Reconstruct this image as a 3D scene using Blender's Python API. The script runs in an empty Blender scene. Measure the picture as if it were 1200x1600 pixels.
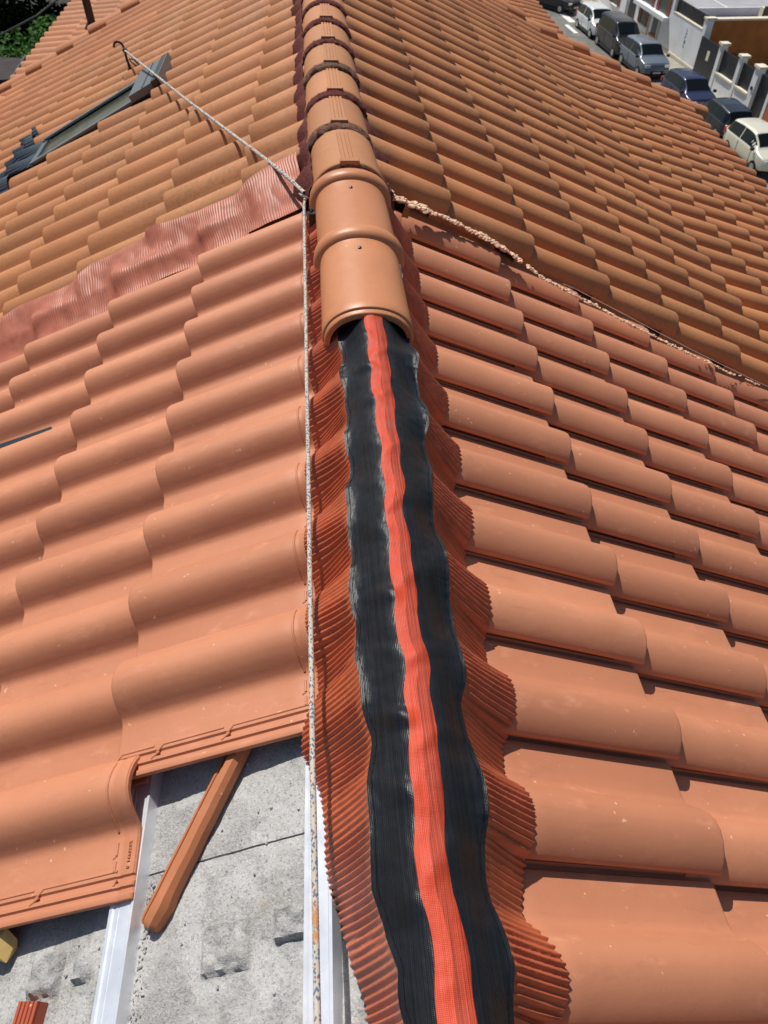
import bpy, bmesh, math, random
from mathutils import Vector, Matrix, noise
R = math.radians
random.seed(7)
scene = bpy.context.scene
C = scene.collection

# ------------------------------------------------------------------ camera, light, exposure
cam_data = bpy.data.cameras.new('camera')
cam = bpy.data.objects.new('camera', cam_data)
C.objects.link(cam)
cam.location = (-0.0797, 0.0, 1.0834)
cam.rotation_euler = (0.7666, -0.0279, -0.0789)
cam_data.sensor_fit = 'VERTICAL'
cam_data.sensor_height = 36.0
cam_data.lens = 36.0 * 1198.26 / 1600.0
cam_data.clip_start = 0.05
cam_data.clip_end = 600
cam_data.dof.use_dof = True
cam_data.dof.focus_distance = 1.45
cam_data.dof.aperture_fstop = 11.0
scene.camera = cam

SUN = Vector((-0.28, 0.62, 1.0)).normalized()
world = bpy.data.worlds.new('World')
scene.world = world
world.use_nodes = True
wn = world.node_tree.nodes
wl = world.node_tree.links
bg = wn['Background']
sky = wn.new('ShaderNodeTexSky')
sky.sky_type = 'NISHITA'
sky.sun_disc = False
sky.sun_elevation = math.asin(SUN.z)
sky.sun_rotation = math.atan2(SUN.x, SUN.y)
sky.air_density = 1.0
sky.dust_density = 1.2
wl.new(sky.outputs[0], bg.inputs[0])
bg.inputs[1].default_value = 0.066
sd = bpy.data.lights.new('sun', 'SUN')
sun = bpy.data.objects.new('sun', sd)
C.objects.link(sun)
sun.rotation_euler = SUN.to_track_quat('Z', 'Y').to_euler()
sun.location = (0, 0, 30)
sd.energy = 4.3
sd.angle = R(0.55)
sd.color = (1.0, 0.955, 0.89)
scene.view_settings.view_transform = 'Standard'
scene.view_settings.look = 'None'
scene.view_settings.gamma = 1.0
scene.view_settings.exposure = 0.1
scene.view_settings.use_curve_mapping = False
scene.cycles.max_bounces = 6

# ------------------------------------------------------------------ materials
def mat(name, color=(0.5, 0.5, 0.5), rough=0.6, metal=0.0, spec=0.5, bump=None, var=None, fn=None):
    m = bpy.data.materials.new(name)
    m.use_nodes = True
    nt = m.node_tree
    b = nt.nodes['Principled BSDF']
    b.inputs['Base Color'].default_value = (*color, 1)
    b.inputs['Roughness'].default_value = rough
    b.inputs['Metallic'].default_value = metal
    b.inputs['Specular IOR Level'].default_value = spec
    N = Nodes(nt, b)
    if var:                                   # (scale, amount)
        n = N.noise(var[0], 4)
        N.link(N.mixc(N.ramp(n, 0.3, 0.7), scaled(color, 1 - var[1]), scaled(color, 1 + var[1])), b.inputs['Base Color'])
    if bump:                                  # (scale, strength, distance)
        N.bump(N.noise(bump[0], 5), bump[1], bump[2])
    if fn: fn(N)
    return m

def scaled(c, k): return tuple(min(1, x * k) for x in c)

class Nodes:
    def __init__(s, nt, b):
        s.nt = nt; s.b = b; s.pos = None; s._n = None
    def new(s, t): return s.nt.nodes.new(t)
    def link(s, a, b): s.nt.links.new(a, b)
    def position(s):
        if s.pos is None:
            g = s.new('ShaderNodeNewGeometry'); s.pos = g.outputs['Position']; s.geo = g
        return s.pos
    def mapping(s, scale, loc=(0, 0, 0), rot=(0, 0, 0), src=None):
        m = s.new('ShaderNodeMapping')
        m.inputs['Scale'].default_value = scale; m.inputs['Location'].default_value = loc; m.inputs['Rotation'].default_value = rot
        s.link(src or s.position(), m.inputs[0]); return m.outputs[0]
    def noise(s, scale, detail=3, vec=None, rough=0.55, dist=0.0):
        n = s.new('ShaderNodeTexNoise'); n.inputs['Scale'].default_value = scale
        n.inputs['Detail'].default_value = detail; n.inputs['Roughness'].default_value = rough; n.inputs['Distortion'].default_value = dist
        s.link(vec or s.position(), n.inputs['Vector']); return n.outputs[0]
    def ramp(s, fac, a, b, inv=False):
        m = s.new('ShaderNodeMapRange'); m.inputs[1].default_value = a; m.inputs[2].default_value = b
        m.inputs[3].default_value = 1.0 if inv else 0.0; m.inputs[4].default_value = 0.0 if inv else 1.0
        m.interpolation_type = 'SMOOTHSTEP'
        s.link(fac, m.inputs[0]); return m.outputs[0]
    def math(s, op, a, b=None, c=None):
        m = s.new('ShaderNodeMath'); m.operation = op
        for k, v in enumerate((a, b, c)):
            if v is None: continue
            if isinstance(v, (int, float)): m.inputs[k].default_value = v
            else: s.link(v, m.inputs[k])
        return m.outputs[0]
    def mixc(s, fac, a, b, mode='MIX'):
        m = s.new('ShaderNodeMix'); m.data_type = 'RGBA'; m.blend_type = mode
        if isinstance(fac, (int, float)): m.inputs[0].default_value = fac
        else: s.link(fac, m.inputs[0])
        for k, v in ((6, a), (7, b)):
            if isinstance(v, tuple): m.inputs[k].default_value = (*v, 1)
            else: s.link(v, m.inputs[k])
        return m.outputs[2]
    def bump(s, h, strength, dist):
        b = s.new('ShaderNodeBump'); b.inputs['Strength'].default_value = strength; b.inputs['Distance'].default_value = dist
        s.link(h, b.inputs['Height'])
        if s._n is not None: s.link(s._n, b.inputs['Normal'])
        s._n = b.outputs[0]; s.link(s._n, s.b.inputs['Normal'])

def clay(name, base, island=False, lichen=0.0, dust=0.25, rough=0.55, chips=0.7, var=0.09):
    def fn(N):
        if island:
            N.position(); rnd = N.geo.outputs['Random Per Island']
        else:
            oi = N.new('ShaderNodeObjectInfo'); rnd = oi.outputs['Random']
        c = N.mixc(rnd, scaled(base, 1 - var), (min(1, base[0] * (1 + var)), base[1] * (1 + var * 1.5), base[2] * (1 + var * 1.6)))
        c = N.mixc(N.ramp(N.noise(4.5, 3), 0.35, 0.68), c, N.mixc(0.5, c, scaled(base, 0.86)))
        # hand and drag marks, darker streaks
        st = N.noise(1.0, 4, N.mapping((9, 40, 9), rot=(0, 0, 0.2)), 0.6, 0.6)
        c = N.mixc(N.math('MULTIPLY', N.ramp(st, 0.60, 0.78), dust), c, scaled(base, 0.72))
        pale = N.noise(1.0, 4, N.mapping((11, 22, 11), (3, 1, 2)), 0.65)
        c = N.mixc(N.math('MULTIPLY', N.ramp(pale, 0.56, 0.78), dust), c, (min(1, base[0] * 1.3), base[1] * 1.5, base[2] * 1.7))
        c = N.mixc(N.math('MULTIPLY', N.ramp(N.noise(230, 2), 0.35, 0.7), 0.16), c, scaled(base, 0.8))
        if chips:
            ch = N.noise(70, 2, None, 0.5); big = N.noise(9, 1)
            f = N.math('MULTIPLY', N.ramp(ch, 0.715, 0.75), N.ramp(big, 0.42, 0.55))
            c = N.mixc(N.math('MULTIPLY', f, chips), c, (0.78, 0.5, 0.32))
        sm = N.noise(1.0, 4, N.mapping((6, 14, 6), (7, 2, 9), (0, 0, .5)), 0.65, 0.4)
        c = N.mixc(N.math('MULTIPLY', N.ramp(sm, 0.60, 0.72), dust * .55), c, (base[0] * .62, base[1] * .62, base[2] * .8))
        gr = N.noise(700, 1)
        c = N.mixc(N.math('MULTIPLY', N.ramp(gr, 0.60, 0.72), .22), c, scaled(base, 0.6))
        if lichen:
            li = N.noise(55, 5, None, 0.7); lb = N.noise(1.3, 2)
            f = N.math('MULTIPLY', N.ramp(li, 0.42, 0.66), N.ramp(lb, 0.35, 0.62))
            c = N.mixc(N.math('MULTIPLY', f, lichen), c, (0.27, 0.165, 0.075))
            f2 = N.ramp(N.noise(120, 3, None, 0.6), 0.58, 0.75)
            c = N.mixc(N.math('MULTIPLY', f2, lichen * 0.8), c, (0.16, 0.085, 0.045))
        N.link(c, N.b.inputs['Base Color'])
        rr = N.math('MULTIPLY_ADD', N.noise(30, 3), 0.25, rough - 0.12)
        N.link(rr, N.b.inputs['Roughness'])
        N.bump(N.noise(420, 3), 0.18, 0.0006)
        N.bump(N.noise(26, 3), 0.22, 0.003)
    return mat(name, base, rough, spec=0.35, fn=fn)

M = {}
M['clay_new'] = clay('new_terracotta', (0.560, 0.221, 0.116), dust=0.52, var=0.13)
M['clay_old'] = clay('weathered_terracotta', (0.52, 0.205, 0.080), lichen=0.6, dust=0.2, chips=0, rough=0.7, var=0.13)
M['clay_old_stuff'] = clay('weathered_terracotta_far', (0.51, 0.190, 0.078), island=True, lichen=0.4, dust=0.2, chips=0, rough=0.7, var=0.15)
M['clay_cap'] = clay('ridge_terracotta', (0.55, 0.215, 0.095), dust=0.2, rough=0.42, chips=0.4)
M['clay_cap_old'] = clay('old_ridge_terracotta', (0.47, 0.195, 0.082), dust=0.45, chips=0, lichen=0.3, rough=0.65)
M['clay_cut'] = clay('cut_terracotta', (0.50, 0.185, 0.08), dust=0.3)
M['clay_scrap'] = clay('scrap_terracotta', (0.42, 0.09, 0.045), dust=0.3)

def deck_fn(N):
    c = N.mixc(N.ramp(N.noise(7, 4), 0.3, 0.7), (0.43, 0.42, 0.40), (0.50, 0.495, 0.48))
    c = N.mixc(N.math('MULTIPLY', N.ramp(N.noise(260, 3, None, 0.7), 0.5, 0.7), 0.55), c, (0.72, 0.72, 0.71))
    c = N.mixc(N.math('MULTIPLY', N.ramp(N.noise(150, 4, None, 0.7), 0.52, 0.68), 0.6), c, (0.2, 0.195, 0.185))
    c = N.mixc(N.math('MULTIPLY', N.ramp(N.noise(40, 5, None, 0.75), 0.56, 0.66), 0.45), c, (0.30, 0.29, 0.26))
    c = N.mixc(N.math('MULTIPLY', N.ramp(N.noise(16, 4, None, 0.7), 0.58, 0.75), 0.4), c, (0.45, 0.37, 0.27))
    c = N.mixc(N.math('MULTIPLY', N.ramp(N.noise(11, 5, N.mapping((1, 1, 1), (5, 5, 5)), 0.7), 0.66, 0.72), 0.55), c, (0.22, 0.24, 0.11))
    N.link(c, N.b.inputs['Base Color'])
    N.bump(N.noise(330, 4, None, 0.7), 0.9, 0.0018)
    msk = N.ramp(N.noise(9, 3), 0.42, 0.6)
    N.bump(N.math('MULTIPLY', N.noise(150, 5, None, 0.75), msk), 0.9, 0.006)
    N.bump(N.ramp(N.noise(210, 2, None, 0.5), 0.30, 0.36), 0.8, 0.002)
M['deck'] = mat('concrete_deck', (0.45, 0.45, 0.44), 0.95, spec=0.15, fn=deck_fn)

def alu_fn(N):
    c = N.mixc(N.ramp(N.noise(14, 4), 0.3, 0.7), (0.70, 0.74, 0.80), (0.86, 0.89, 0.93))
    c = N.mixc(N.math('MULTIPLY', N.ramp(N.noise(90, 3, None, 0.7), 0.66, 0.74), 0.5), c, (0.45, 0.42, 0.38))
    N.link(c, N.b.inputs['Base Color'])
    N.link(N.math('MULTIPLY_ADD', N.noise(40, 3), 0.2, 0.3), N.b.inputs['Roughness'])
    N.bump(N.noise(30, 2), 0.15, 0.001)
M['alu'] = mat('galvanised_metal', (0.8, 0.83, 0.87), 0.38, metal=0.45, fn=alu_fn)

def lead_fn(N, base=(0.50, 0.118, 0.050)):
    c = N.mixc(N.ramp(N.noise(18, 3), 0.3, 0.7), scaled(base, 0.88), scaled(base, 1.15))
    c = N.mixc(N.math('MULTIPLY', N.ramp(N.noise(160, 2), 0.7, 0.75), 0.6), c, (0.75, 0.5, 0.4))
    N.link(c, N.b.inputs['Base Color'])
    N.bump(N.noise(60, 3), 0.25, 0.0015)
M['flange'] = mat('painted_pleated_metal', (0.37, 0.092, 0.044), 0.38, spec=0.42, fn=lead_fn)
M['flash'] = mat('painted_flashing', (0.42, 0.13, 0.075), 0.48, spec=0.36, fn=lambda N: lead_fn(N, (0.43, 0.135, 0.078)))

def uv_node(N):
    u = N.new('ShaderNodeUVMap'); return u.outputs[0]
def fabric_fn(base, thread, rb):
    def fn(N):
        uv = uv_node(N)
        sx = N.new('ShaderNodeSeparateXYZ'); N.link(uv, sx.inputs[0])
        U, V = sx.outputs[0], sx.outputs[1]
        jit = N.math('MULTIPLY', N.noise(35, 2, uv), 0.0035)
        w1 = N.math('SINE', N.math('MULTIPLY', N.math('ADD', U, jit), 2 * math.pi / 0.0024))
        w2 = N.math('SINE', N.math('MULTIPLY', V, 2 * math.pi / 0.0019))
        h = N.math('ADD', N.math('MULTIPLY', w1, 0.6), N.math('MULTIPLY', w2, 0.4))
        ln = N.noise(1.0, 3, N.mapping((420, 3, 1), src=uv))
        c = N.mixc(N.ramp(ln, 0.35, 0.7), base, thread)
        sp = N.noise(900, 1, uv)
        c = N.mixc(N.math('MULTIPLY', N.ramp(sp, 0.72, 0.8), 0.35), c, scaled(thread, 4.0))  # lighter specks paint small glints into the weave colour
        N.link(c, N.b.inputs['Base Color'])
        N.bump(h, 0.28, 0.0006)
        N.bump(N.noise(45, 4, uv), 0.35, 0.004)
        N.link(N.math('MULTIPLY_ADD', N.noise(25, 3, uv), 0.25, rb), N.b.inputs['Roughness'])
    return fn
M['black_mesh'] = mat('black_woven_fabric', (0.012, 0.014, 0.018), 0.42, spec=0.45, fn=fabric_fn((0.006, 0.007, 0.009), (0.014, 0.016, 0.020), 0.25))
M['red_band'] = mat('red_woven_band', (0.6, 0.06, 0.02), 0.4, spec=0.28, fn=fabric_fn((0.55, 0.050, 0.018), (0.60, 0.075, 0.03), 0.38))
M['red_band_dark'] = mat('red_open_weave_band', (0.5, 0.06, 0.02), 0.5, spec=0.2, fn=fabric_fn((0.25, 0.03, 0.014), (0.55, 0.066, 0.026), 0.42))
M['thread'] = mat('dark_thread', (0.006, 0.006, 0.008), 0.8, spec=.1)

def mortar_fn(col, col2, sc=60, bs=1.0):
    def fn(N):
        c = N.mixc(N.ramp(N.noise(sc, 4, None, 0.7), 0.35, 0.65), col, col2)
        N.link(c, N.b.inputs['Base Color']); N.bump(N.noise(120, 5, None, 0.75), bs, 0.006)
    return fn
M['maroon'] = mat('maroon_painted_mortar', (0.14, 0.035, 0.03), 0.9, spec=.1, fn=mortar_fn((0.105, 0.026, 0.024), (0.175, 0.058, 0.048), 130, 1.0))
M['mortar_old'] = mat('dirty_mortar', (0.18, 0.14, 0.1), 0.9, spec=.1, fn=mortar_fn((0.13, 0.035, 0.03), (0.22, 0.15, 0.10), 90, 1.0))
M['mortar_pale'] = mat('pale_mortar', (0.75, 0.5, 0.36), 0.9, fn=mortar_fn((0.66, 0.36, 0.22), (0.88, 0.62, 0.44), 45, .4))

def rope_fn(N):
    uv = uv_node(N)
    sx = N.new('ShaderNodeSeparateXYZ'); N.link(uv, sx.inputs[0])
    # braid cells: u runs 0..8 round the rope, v counts strand lengths
    a = N.math('FLOOR', N.math('ADD', sx.outputs[0], sx.outputs[1]))
    b = N.math('FLOOR', N.math('SUBTRACT', sx.outputs[0], sx.outputs[1]))
    cb = N.new('ShaderNodeCombineXYZ'); N.link(a, cb.inputs[0]); N.link(b, cb.inputs[1])
    wn_ = N.new('ShaderNodeTexWhiteNoise'); wn_.noise_dimensions = '2D'; N.link(cb.outputs[0], wn_.inputs['Vector'])
    v = wn_.outputs[0]
    c = N.mixc(N.noise(40, 2), (0.44, 0.39, 0.31), (0.64, 0.58, 0.48))
    c = N.mixc(N.math('GREATER_THAN', v, 0.74), c, (0.13, 0.18, 0.27))
    c = N.mixc(N.math('GREATER_THAN', v, 0.965), c, (0.40, 0.14, 0.09))
    # a patch of wet clay rubbed into the rope
    sp = N.new('ShaderNodeSeparateXYZ'); N.link(N.position(), sp.inputs[0])
    band = N.math('MULTIPLY', N.ramp(sp.outputs[1], 0.285, 0.30), N.ramp(sp.outputs[1], 0.325, 0.345, inv=True))
    c = N.mixc(N.math('MULTIPLY', band, N.ramp(N.noise(90, 3), 0.35, 0.55)), c, (0.52, 0.26, 0.11))
    N.link(c, N.b.inputs['Base Color'])
M['rope'] = mat('braided_rope', (0.7, 0.65, 0.55), 0.75, spec=0.2, fn=rope_fn)
M['steel'] = mat('polished_steel', (0.7, 0.7, 0.7), 0.22, metal=1.0)
M['black_paint'] = mat('black_paint', (0.012, 0.011, 0.012), 0.4)
M['dark'] = mat('dark_metal_grey', (0.02, 0.022, 0.025), 0.35)
M['slate_alu'] = mat('slate_grey_cladding', (0.13, 0.15, 0.165), 0.4, metal=0.2, bump=(30, 0.15, 0.002))
M['apron'] = mat('slate_grey_pleated_apron', (0.07, 0.088, 0.105), 0.4, metal=0.2)
M['glass'] = mat('window_glass', (0.006, 0.008, 0.008), 0.08, spec=0.35)
def skyglass(N):
    c = N.mixc(N.ramp(N.noise(7, 4, None, 0.6), 0.4, 0.62), (0.10, 0.098, 0.085), (0.06, 0.075, 0.035))  # greenish mottling paints the dark reflection into the glass colour
    N.link(c, N.b.inputs['Base Color'])
M['sky_glass'] = mat('skylight_glass_painted_reflection', (0.05, 0.06, 0.04), 0.22, spec=0.6, fn=skyglass)
def wood_fn(N):
    w = N.noise(1.0, 4, N.mapping((160, 25, 160), rot=(0, 0, 0.1)), 0.6, 1.0)
    N.link(N.mixc(w, (0.56, 0.36, 0.11), (0.72, 0.52, 0.20)), N.b.inputs['Base Color'])
M['wood'] = mat('raw_timber', (0.6, 0.42, 0.15), 0.6, fn=wood_fn)
M['asphalt'] = mat('asphalt', (0.16, 0.155, 0.14), 0.9, bump=(20, 0.4, 0.02), var=(1.2, 0.22))
M['paving'] = mat('pavement_concrete', (0.34, 0.32, 0.26), 0.9, var=(2.0, 0.15), bump=(25, 0.3, 0.01))
M['kerb'] = mat('kerb_stone', (0.55, 0.52, 0.45), 0.85, var=(3, 0.1))
M['paint'] = mat('road_paint', (0.72, 0.72, 0.68), 0.7, var=(5, 0.15))
M['earth'] = mat('dark_earth', (0.022, 0.020, 0.013), 0.95, var=(0.5, 0.3))
def white_fn(N):
    c = N.mixc(N.ramp(N.noise(0.9, 4), 0.35, 0.7), (0.80, 0.81, 0.82), (0.70, 0.71, 0.72))
    N.link(c, N.b.inputs['Base Color']); N.bump(N.noise(14, 4), 0.3, 0.02)
M['white_wall'] = mat('white_render', (0.78, 0.78, 0.79), 0.85, fn=white_fn)
M['orange_wall'] = mat('ochre_render', (0.42, 0.14, 0.03), 0.85, var=(1.5, 0.15))
M['orange_low'] = mat('ochre_render_stain', (0.22, 0.075, 0.02), 0.85, var=(4, 0.2))
M['cream'] = mat('cream_stone', (0.72, 0.64, 0.50), 0.8, var=(3, 0.06))
M['grey_floor'] = mat('terrace_floor', (0.34, 0.34, 0.36), 0.8, var=(1.4, 0.1))
M['gate'] = mat('anthracite_gate_paint', (0.022, 0.024, 0.03), 0.45)
M['shutter'] = mat('brown_shutter_paint', (0.20, 0.045, 0.025), 0.6)
M['grille'] = mat('dark_window', (0.06, 0.065, 0.06), 0.4)
M['brick'] = mat('red_brick_paint', (0.45, 0.14, 0.06), 0.8)
M['house_render'] = mat('cream_house_render', (0.6, 0.52, 0.40), 0.9, var=(1, 0.1))
M['blue_sign'] = mat('blue_lettering', (0.05, 0.09, 0.18), 0.6)
M['tyre'] = mat('tyre_rubber', (0.015, 0.015, 0.016), 0.8)
M['rim'] = mat('alloy_rim', (0.55, 0.56, 0.58), 0.35, metal=0.8)
M['chrome'] = mat('headlight_glass', (0.8, 0.82, 0.85), 0.12, metal=0.6)
M['red_lamp'] = mat('red_lamp_plastic', (0.5, 0.03, 0.03), 0.25)
M['plate'] = mat('number_plate', (0.75, 0.75, 0.72), 0.5)
M['trim'] = mat('black_plastic_trim', (0.02, 0.02, 0.022), 0.6)

def leafmat(name, a, b, rough=.6, spec=.2):
    def fn(N):
        N.position()
        N.link(N.mixc(N.geo.outputs['Random Per Island'], a, b), N.b.inputs['Base Color'])
    return mat(name, a, rough, spec=spec, fn=fn)
M['leaf_shaded'] = leafmat('shaded_leaves', (0.0015, 0.003, 0.001), (0.004, 0.008, 0.003), .95, .0)  # near-black colour puts the crown's deep shade into the leaves
M['leaf'] = leafmat('green_leaves', (0.035, 0.11, 0.015), (0.09, 0.22, 0.03))
M['leaf_bright'] = leafmat('bright_leaves', (0.10, 0.26, 0.03), (0.24, 0.42, 0.06))
M['bark'] = mat('bark', (0.05, 0.035, 0.025), 0.9, bump=(20, 0.6, 0.02))

# ------------------------------------------------------------------ mesh helpers
class MB:
    """collects shapes and links them as one mesh object"""
    def __init__(s): s.v = []; s.f = []; s.uv = None
    def add(s, vs, fs):
        o = len(s.v); s.v += [tuple(p) for p in vs]; s.f += [tuple(i + o for i in f) for f in fs]; return s
    def box(s, lo, hi, mtx=None):
        vs = [Vector((x, y, z)) for x in (lo[0], hi[0]) for y in (lo[1], hi[1]) for z in (lo[2], hi[2])]
        if mtx is not None: vs = [mtx @ p for p in vs]
        return s.add(vs, [(0, 1, 3, 2), (4, 6, 7, 5), (0, 4, 5, 1), (2, 3, 7, 6), (0, 2, 6, 4), (1, 5, 7, 3)])
    def prism(s, prof, x0, x1, mtx=None):
        """closed profile [(y,z)] swept along x"""
        n = len(prof)
        vs = [Vector((x, p[0], p[1])) for x in (x0, x1) for p in prof]
        if mtx is not None: vs = [mtx @ p for p in vs]
        fs = [(i, (i + 1) % n, n + (i + 1) % n, n + i) for i in range(n)] + [tuple(range(n))[::-1], tuple(range(n, 2 * n))]
        return s.add(vs, fs)
    def grid(s, rows):
        nu = len(rows[0])
        vs = [p for r in rows for p in r]
        fs = [(a * nu + b, a * nu + b + 1, (a + 1) * nu + b + 1, (a + 1) * nu + b) for a in range(len(rows) - 1) for b in range(nu - 1)]
        return s.add(vs, fs)
    def tube(s, pts, rad, seg=10, caps=True):
        pts = [Vector(p) for p in pts]; rows = []
        rads = rad if isinstance(rad, (list, tuple)) else [rad] * len(pts)
        up = Vector((0.13, 0.37, 0.91)).normalized()
        for k, p in enumerate(pts):
            t = (pts[min(k + 1, len(pts) - 1)] - pts[max(k - 1, 0)]).normalized()
            a = t.cross(up)
            if a.length < 1e-3: a = t.cross(Vector((1, 0, 0)))
            a.normalize(); b = a.cross(t).normalized(); up = b
            rows.append([p + (a * math.cos(q) + b * math.sin(q)) * rads[k] for q in [2 * math.pi * i / seg for i in range(seg)]])
        o = len(s.v); n = len(rows)
        s.v += [tuple(p) for r in rows for p in r]
        s.f += [(o + k * seg + i, o + k * seg + (i + 1) % seg, o + (k + 1) * seg + (i + 1) % seg, o + (k + 1) * seg + i) for k in range(n - 1) for i in range(seg)]
        if caps: s.f += [tuple(o + i for i in range(seg))[::-1], tuple(o + (n - 1) * seg + i for i in range(seg))]
        return s
    def cyl(s, p0, p1, r0, r1=None, seg=14): return s.tube([p0, p1], [r0, r1 if r1 is not None else r0], seg)
    def mesh(s, name, m, smooth=True, ang=35, recalc=False):
        me = bpy.data.meshes.new(name)
        me.from_pydata(s.v, [], s.f); me.update()
        if recalc:
            bm = bmesh.new(); bm.from_mesh(me); bmesh.ops.recalc_face_normals(bm, faces=bm.faces); bm.to_mesh(me); bm.free()
        for mm in (m if isinstance(m, list) else [m]): me.materials.append(mm)
        if smooth:
            me.polygons.foreach_set('use_smooth', [True] * len(me.polygons))
            me.set_sharp_from_angle(angle=R(ang))
        return me
    def build(s, name, m, parent=None, **kw):
        return link(name, s.mesh(name, m, **kw), parent)

def link(name, me, parent=None):
    o = bpy.data.objects.new(name, me); C.objects.link(o)
    if parent is not None:
        o.parent = parent
        o.matrix_parent_inverse = parent.matrix_basis.inverted()
    return o
def tag(o, label=None, cat=None, group=None, kind=None):
    for k, v in (('label', label), ('category', cat), ('group', group), ('kind', kind)):
        if v: o[k] = v
    return o
def thing(name, label, cat, loc=(0, 0, 0), group=None):
    o = bpy.data.objects.new(name, None); C.objects.link(o); o.location = loc; o.empty_display_size = 0.1
    return tag(o, label, cat, group)
def lerp(a, b, t): return a + (b - a) * t
def interp(x, xs, ys):
    if xs[0] > xs[-1]: xs = xs[::-1]; ys = ys[::-1]
    if x <= xs[0]: return ys[0]
    for k in range(len(xs) - 1):
        if x <= xs[k + 1]: return lerp(ys[k], ys[k + 1], (x - xs[k]) / (xs[k + 1] - xs[k]))
    return ys[-1]
def sstep(a, b, x):
    t = max(0, min(1, (x - a) / (b - a))); return t * t * (3 - 2 * t)
def nz(x, y=0.0, z=0.0): return noise.noise(Vector((x, y, z)))

# ------------------------------------------------------------------ the four tile fields (row = towards the camera, down = down the slope)
class Field:
    def __init__(s, O, r, d, w, l, side):
        s.O = Vector(O); s.r = Vector(r).normalized(); s.d = Vector(d).normalized(); s.side = side
        n = s.r.cross(s.d); n = n if n.z > 0 else -n; s.n = n.normalized(); s.w = w; s.l = l; s.jb = 1e9; s.d2 = s.d
    def bend(s, jb, ang):
        s.jb = jb; s.d2 = Matrix.Rotation(-ang * s.side, 3, 'Y') @ s.d
    def P(s, i, j, h=0.0): return s.O + s.r * (s.w * i) + s.d * (s.l * min(j, s.jb)) + s.d2 * (s.l * max(0, j - s.jb)) + s.n * h
    def ij(s, X, Y):
        a, b, c, d_ = s.r.x, s.d.x, s.r.y, s.d.y
        x, y = X - s.O.x, Y - s.O.y; det = a * d_ - b * c
        return (x * d_ - b * y) / det / s.w, (a * y - c * x) / det / s.l
RN = Field((0.5667, 2.521, -0.329), (-0.0084, -1, 0.0248), (0.889, 0, -0.459), 0.2117, 0.3707, 1)
LN = Field((-0.4579, 2.385, -0.2625), (-0.0183, -1, -0.0199), (-0.8915, 0, -0.4531), 0.2022, 0.3763, -1)
RO = Field((0.380, 2.627, -0.159), (-0.003, -1, -0.005), (0.8886, 0, -0.4587), 0.2166, 0.3743, 1)
RO.bend(4.8, R(5.6))
LO = Field((-0.310, 2.969, -0.133), (-0.0173, -1, -0.0047), (-0.8857, 0, -0.4643), 0.2151, 0.3748, -1)
TILT = math.asin(0.031 / 0.375)
LEN = 0.43
FOOT = 0.135
PROF_NEW = [(-.0012, .0265), (.0, .0310), (.003, .0350), (.009, .0412), (.018, .0485), (.030, .0555), (.045, .0612), (.062, .0638), (.078, .0620), (.093, .0545), (.106, .0425), (.117, .0285), (.125, .0175), (.132, .0115), (.142, .0090), (.165, .0085), (.195, .0085), (.207, .0082), (.210, .004), (.217, .004), (.220, .0085), (.226, .0085), (.229, .004), (.236, .004), (.239, .0085), (.246, .0085), (.248, .0075)]
PROF_OLD = [(0, .012), (.005, .034), (.016, .052), (.034, .066), (.058, .073), (.084, .071), (.108, .060), (.128, .043), (.142, .027), (.156, .016), (.172, .011), (.215, .010), (.235, .008)]
def prof_h(prof, u): return interp(u, [p[0] for p in prof], [p[1] for p in prof])

def tile_mesh(name, prof, stations, thick, m, detail=False):
    """local frame: X down the slope (tail at 0, head at -LEN), Y across from the overlap edge, Z up"""
    mb = MB(); n = len(prof); ring = []
    low = [(u, h - .0065 if u < .008 else max(h - thick, -0.004 if h < 0.02 else h - thick)) for u, h in prof][::-1]
    for k, (x, drop, lowadd) in enumerate(stations):
        row = [Vector((x, u, h - drop)) for u, h in prof] + [Vector((x, u + (0.002 if u < .05 else 0), h + lowadd)) for u, h in low]
        ring.append(row)
    m2 = 2 * n
    mb.add([p for r in ring for p in r], [(a * m2 + b, a * m2 + (b + 1) % m2, (a + 1) * m2 + (b + 1) % m2, (a + 1) * m2 + b) for a in range(len(ring) - 1) for b in range(m2)])
    # end caps as quad strips between top and underside
    for a, flip in ((0, True), (len(ring) - 1, False)):
        o = a * m2
        for b in range(n - 1):
            q = (o + b, o + b + 1, o + m2 - 2 - b, o + m2 - 1 - b)
            mb.f.append(q[::-1] if flip else q)
    if detail:
        z0 = 0.0085
        def rib(pts, w=0.0028, h=0.0026):
            mb.tube([Vector(p) + Vector((0, 0, h - w * .8)) for p in pts], w * .8, 8)
        z = z0 - 0.0008
        for x0, x1 in ((-0.395, -0.245), (-0.225, -0.10), (-0.08, -0.012)):
            rib([(x0, .199, z), (x1, .199, z), (x1 + .014, .213, z)])
            rib([(x0 - .012 if x0 > -.39 else x0, .212, z), (x0 + .004, .222, z)])
        # rib running round the head, over the roll and across the pan
        for seg in (prof[4:14], ((.150, .0095), (.160, .0085), (.172, .0085)), ((.182, .0085), (.192, .0085), (.199, .0085))):
            rib([(-0.389, u, h + 0.0002) for u, h in seg], w=.0032, h=.0028)
        rib([(-0.389, .172, z), (-0.382, .176, z)])
        rib([(-0.4265, u, h - 0.0012) for u, h in prof[2:18]], w=0.0016, h=0.002)
    return mb.mesh(name, m, ang=38, recalc=not detail)

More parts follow.
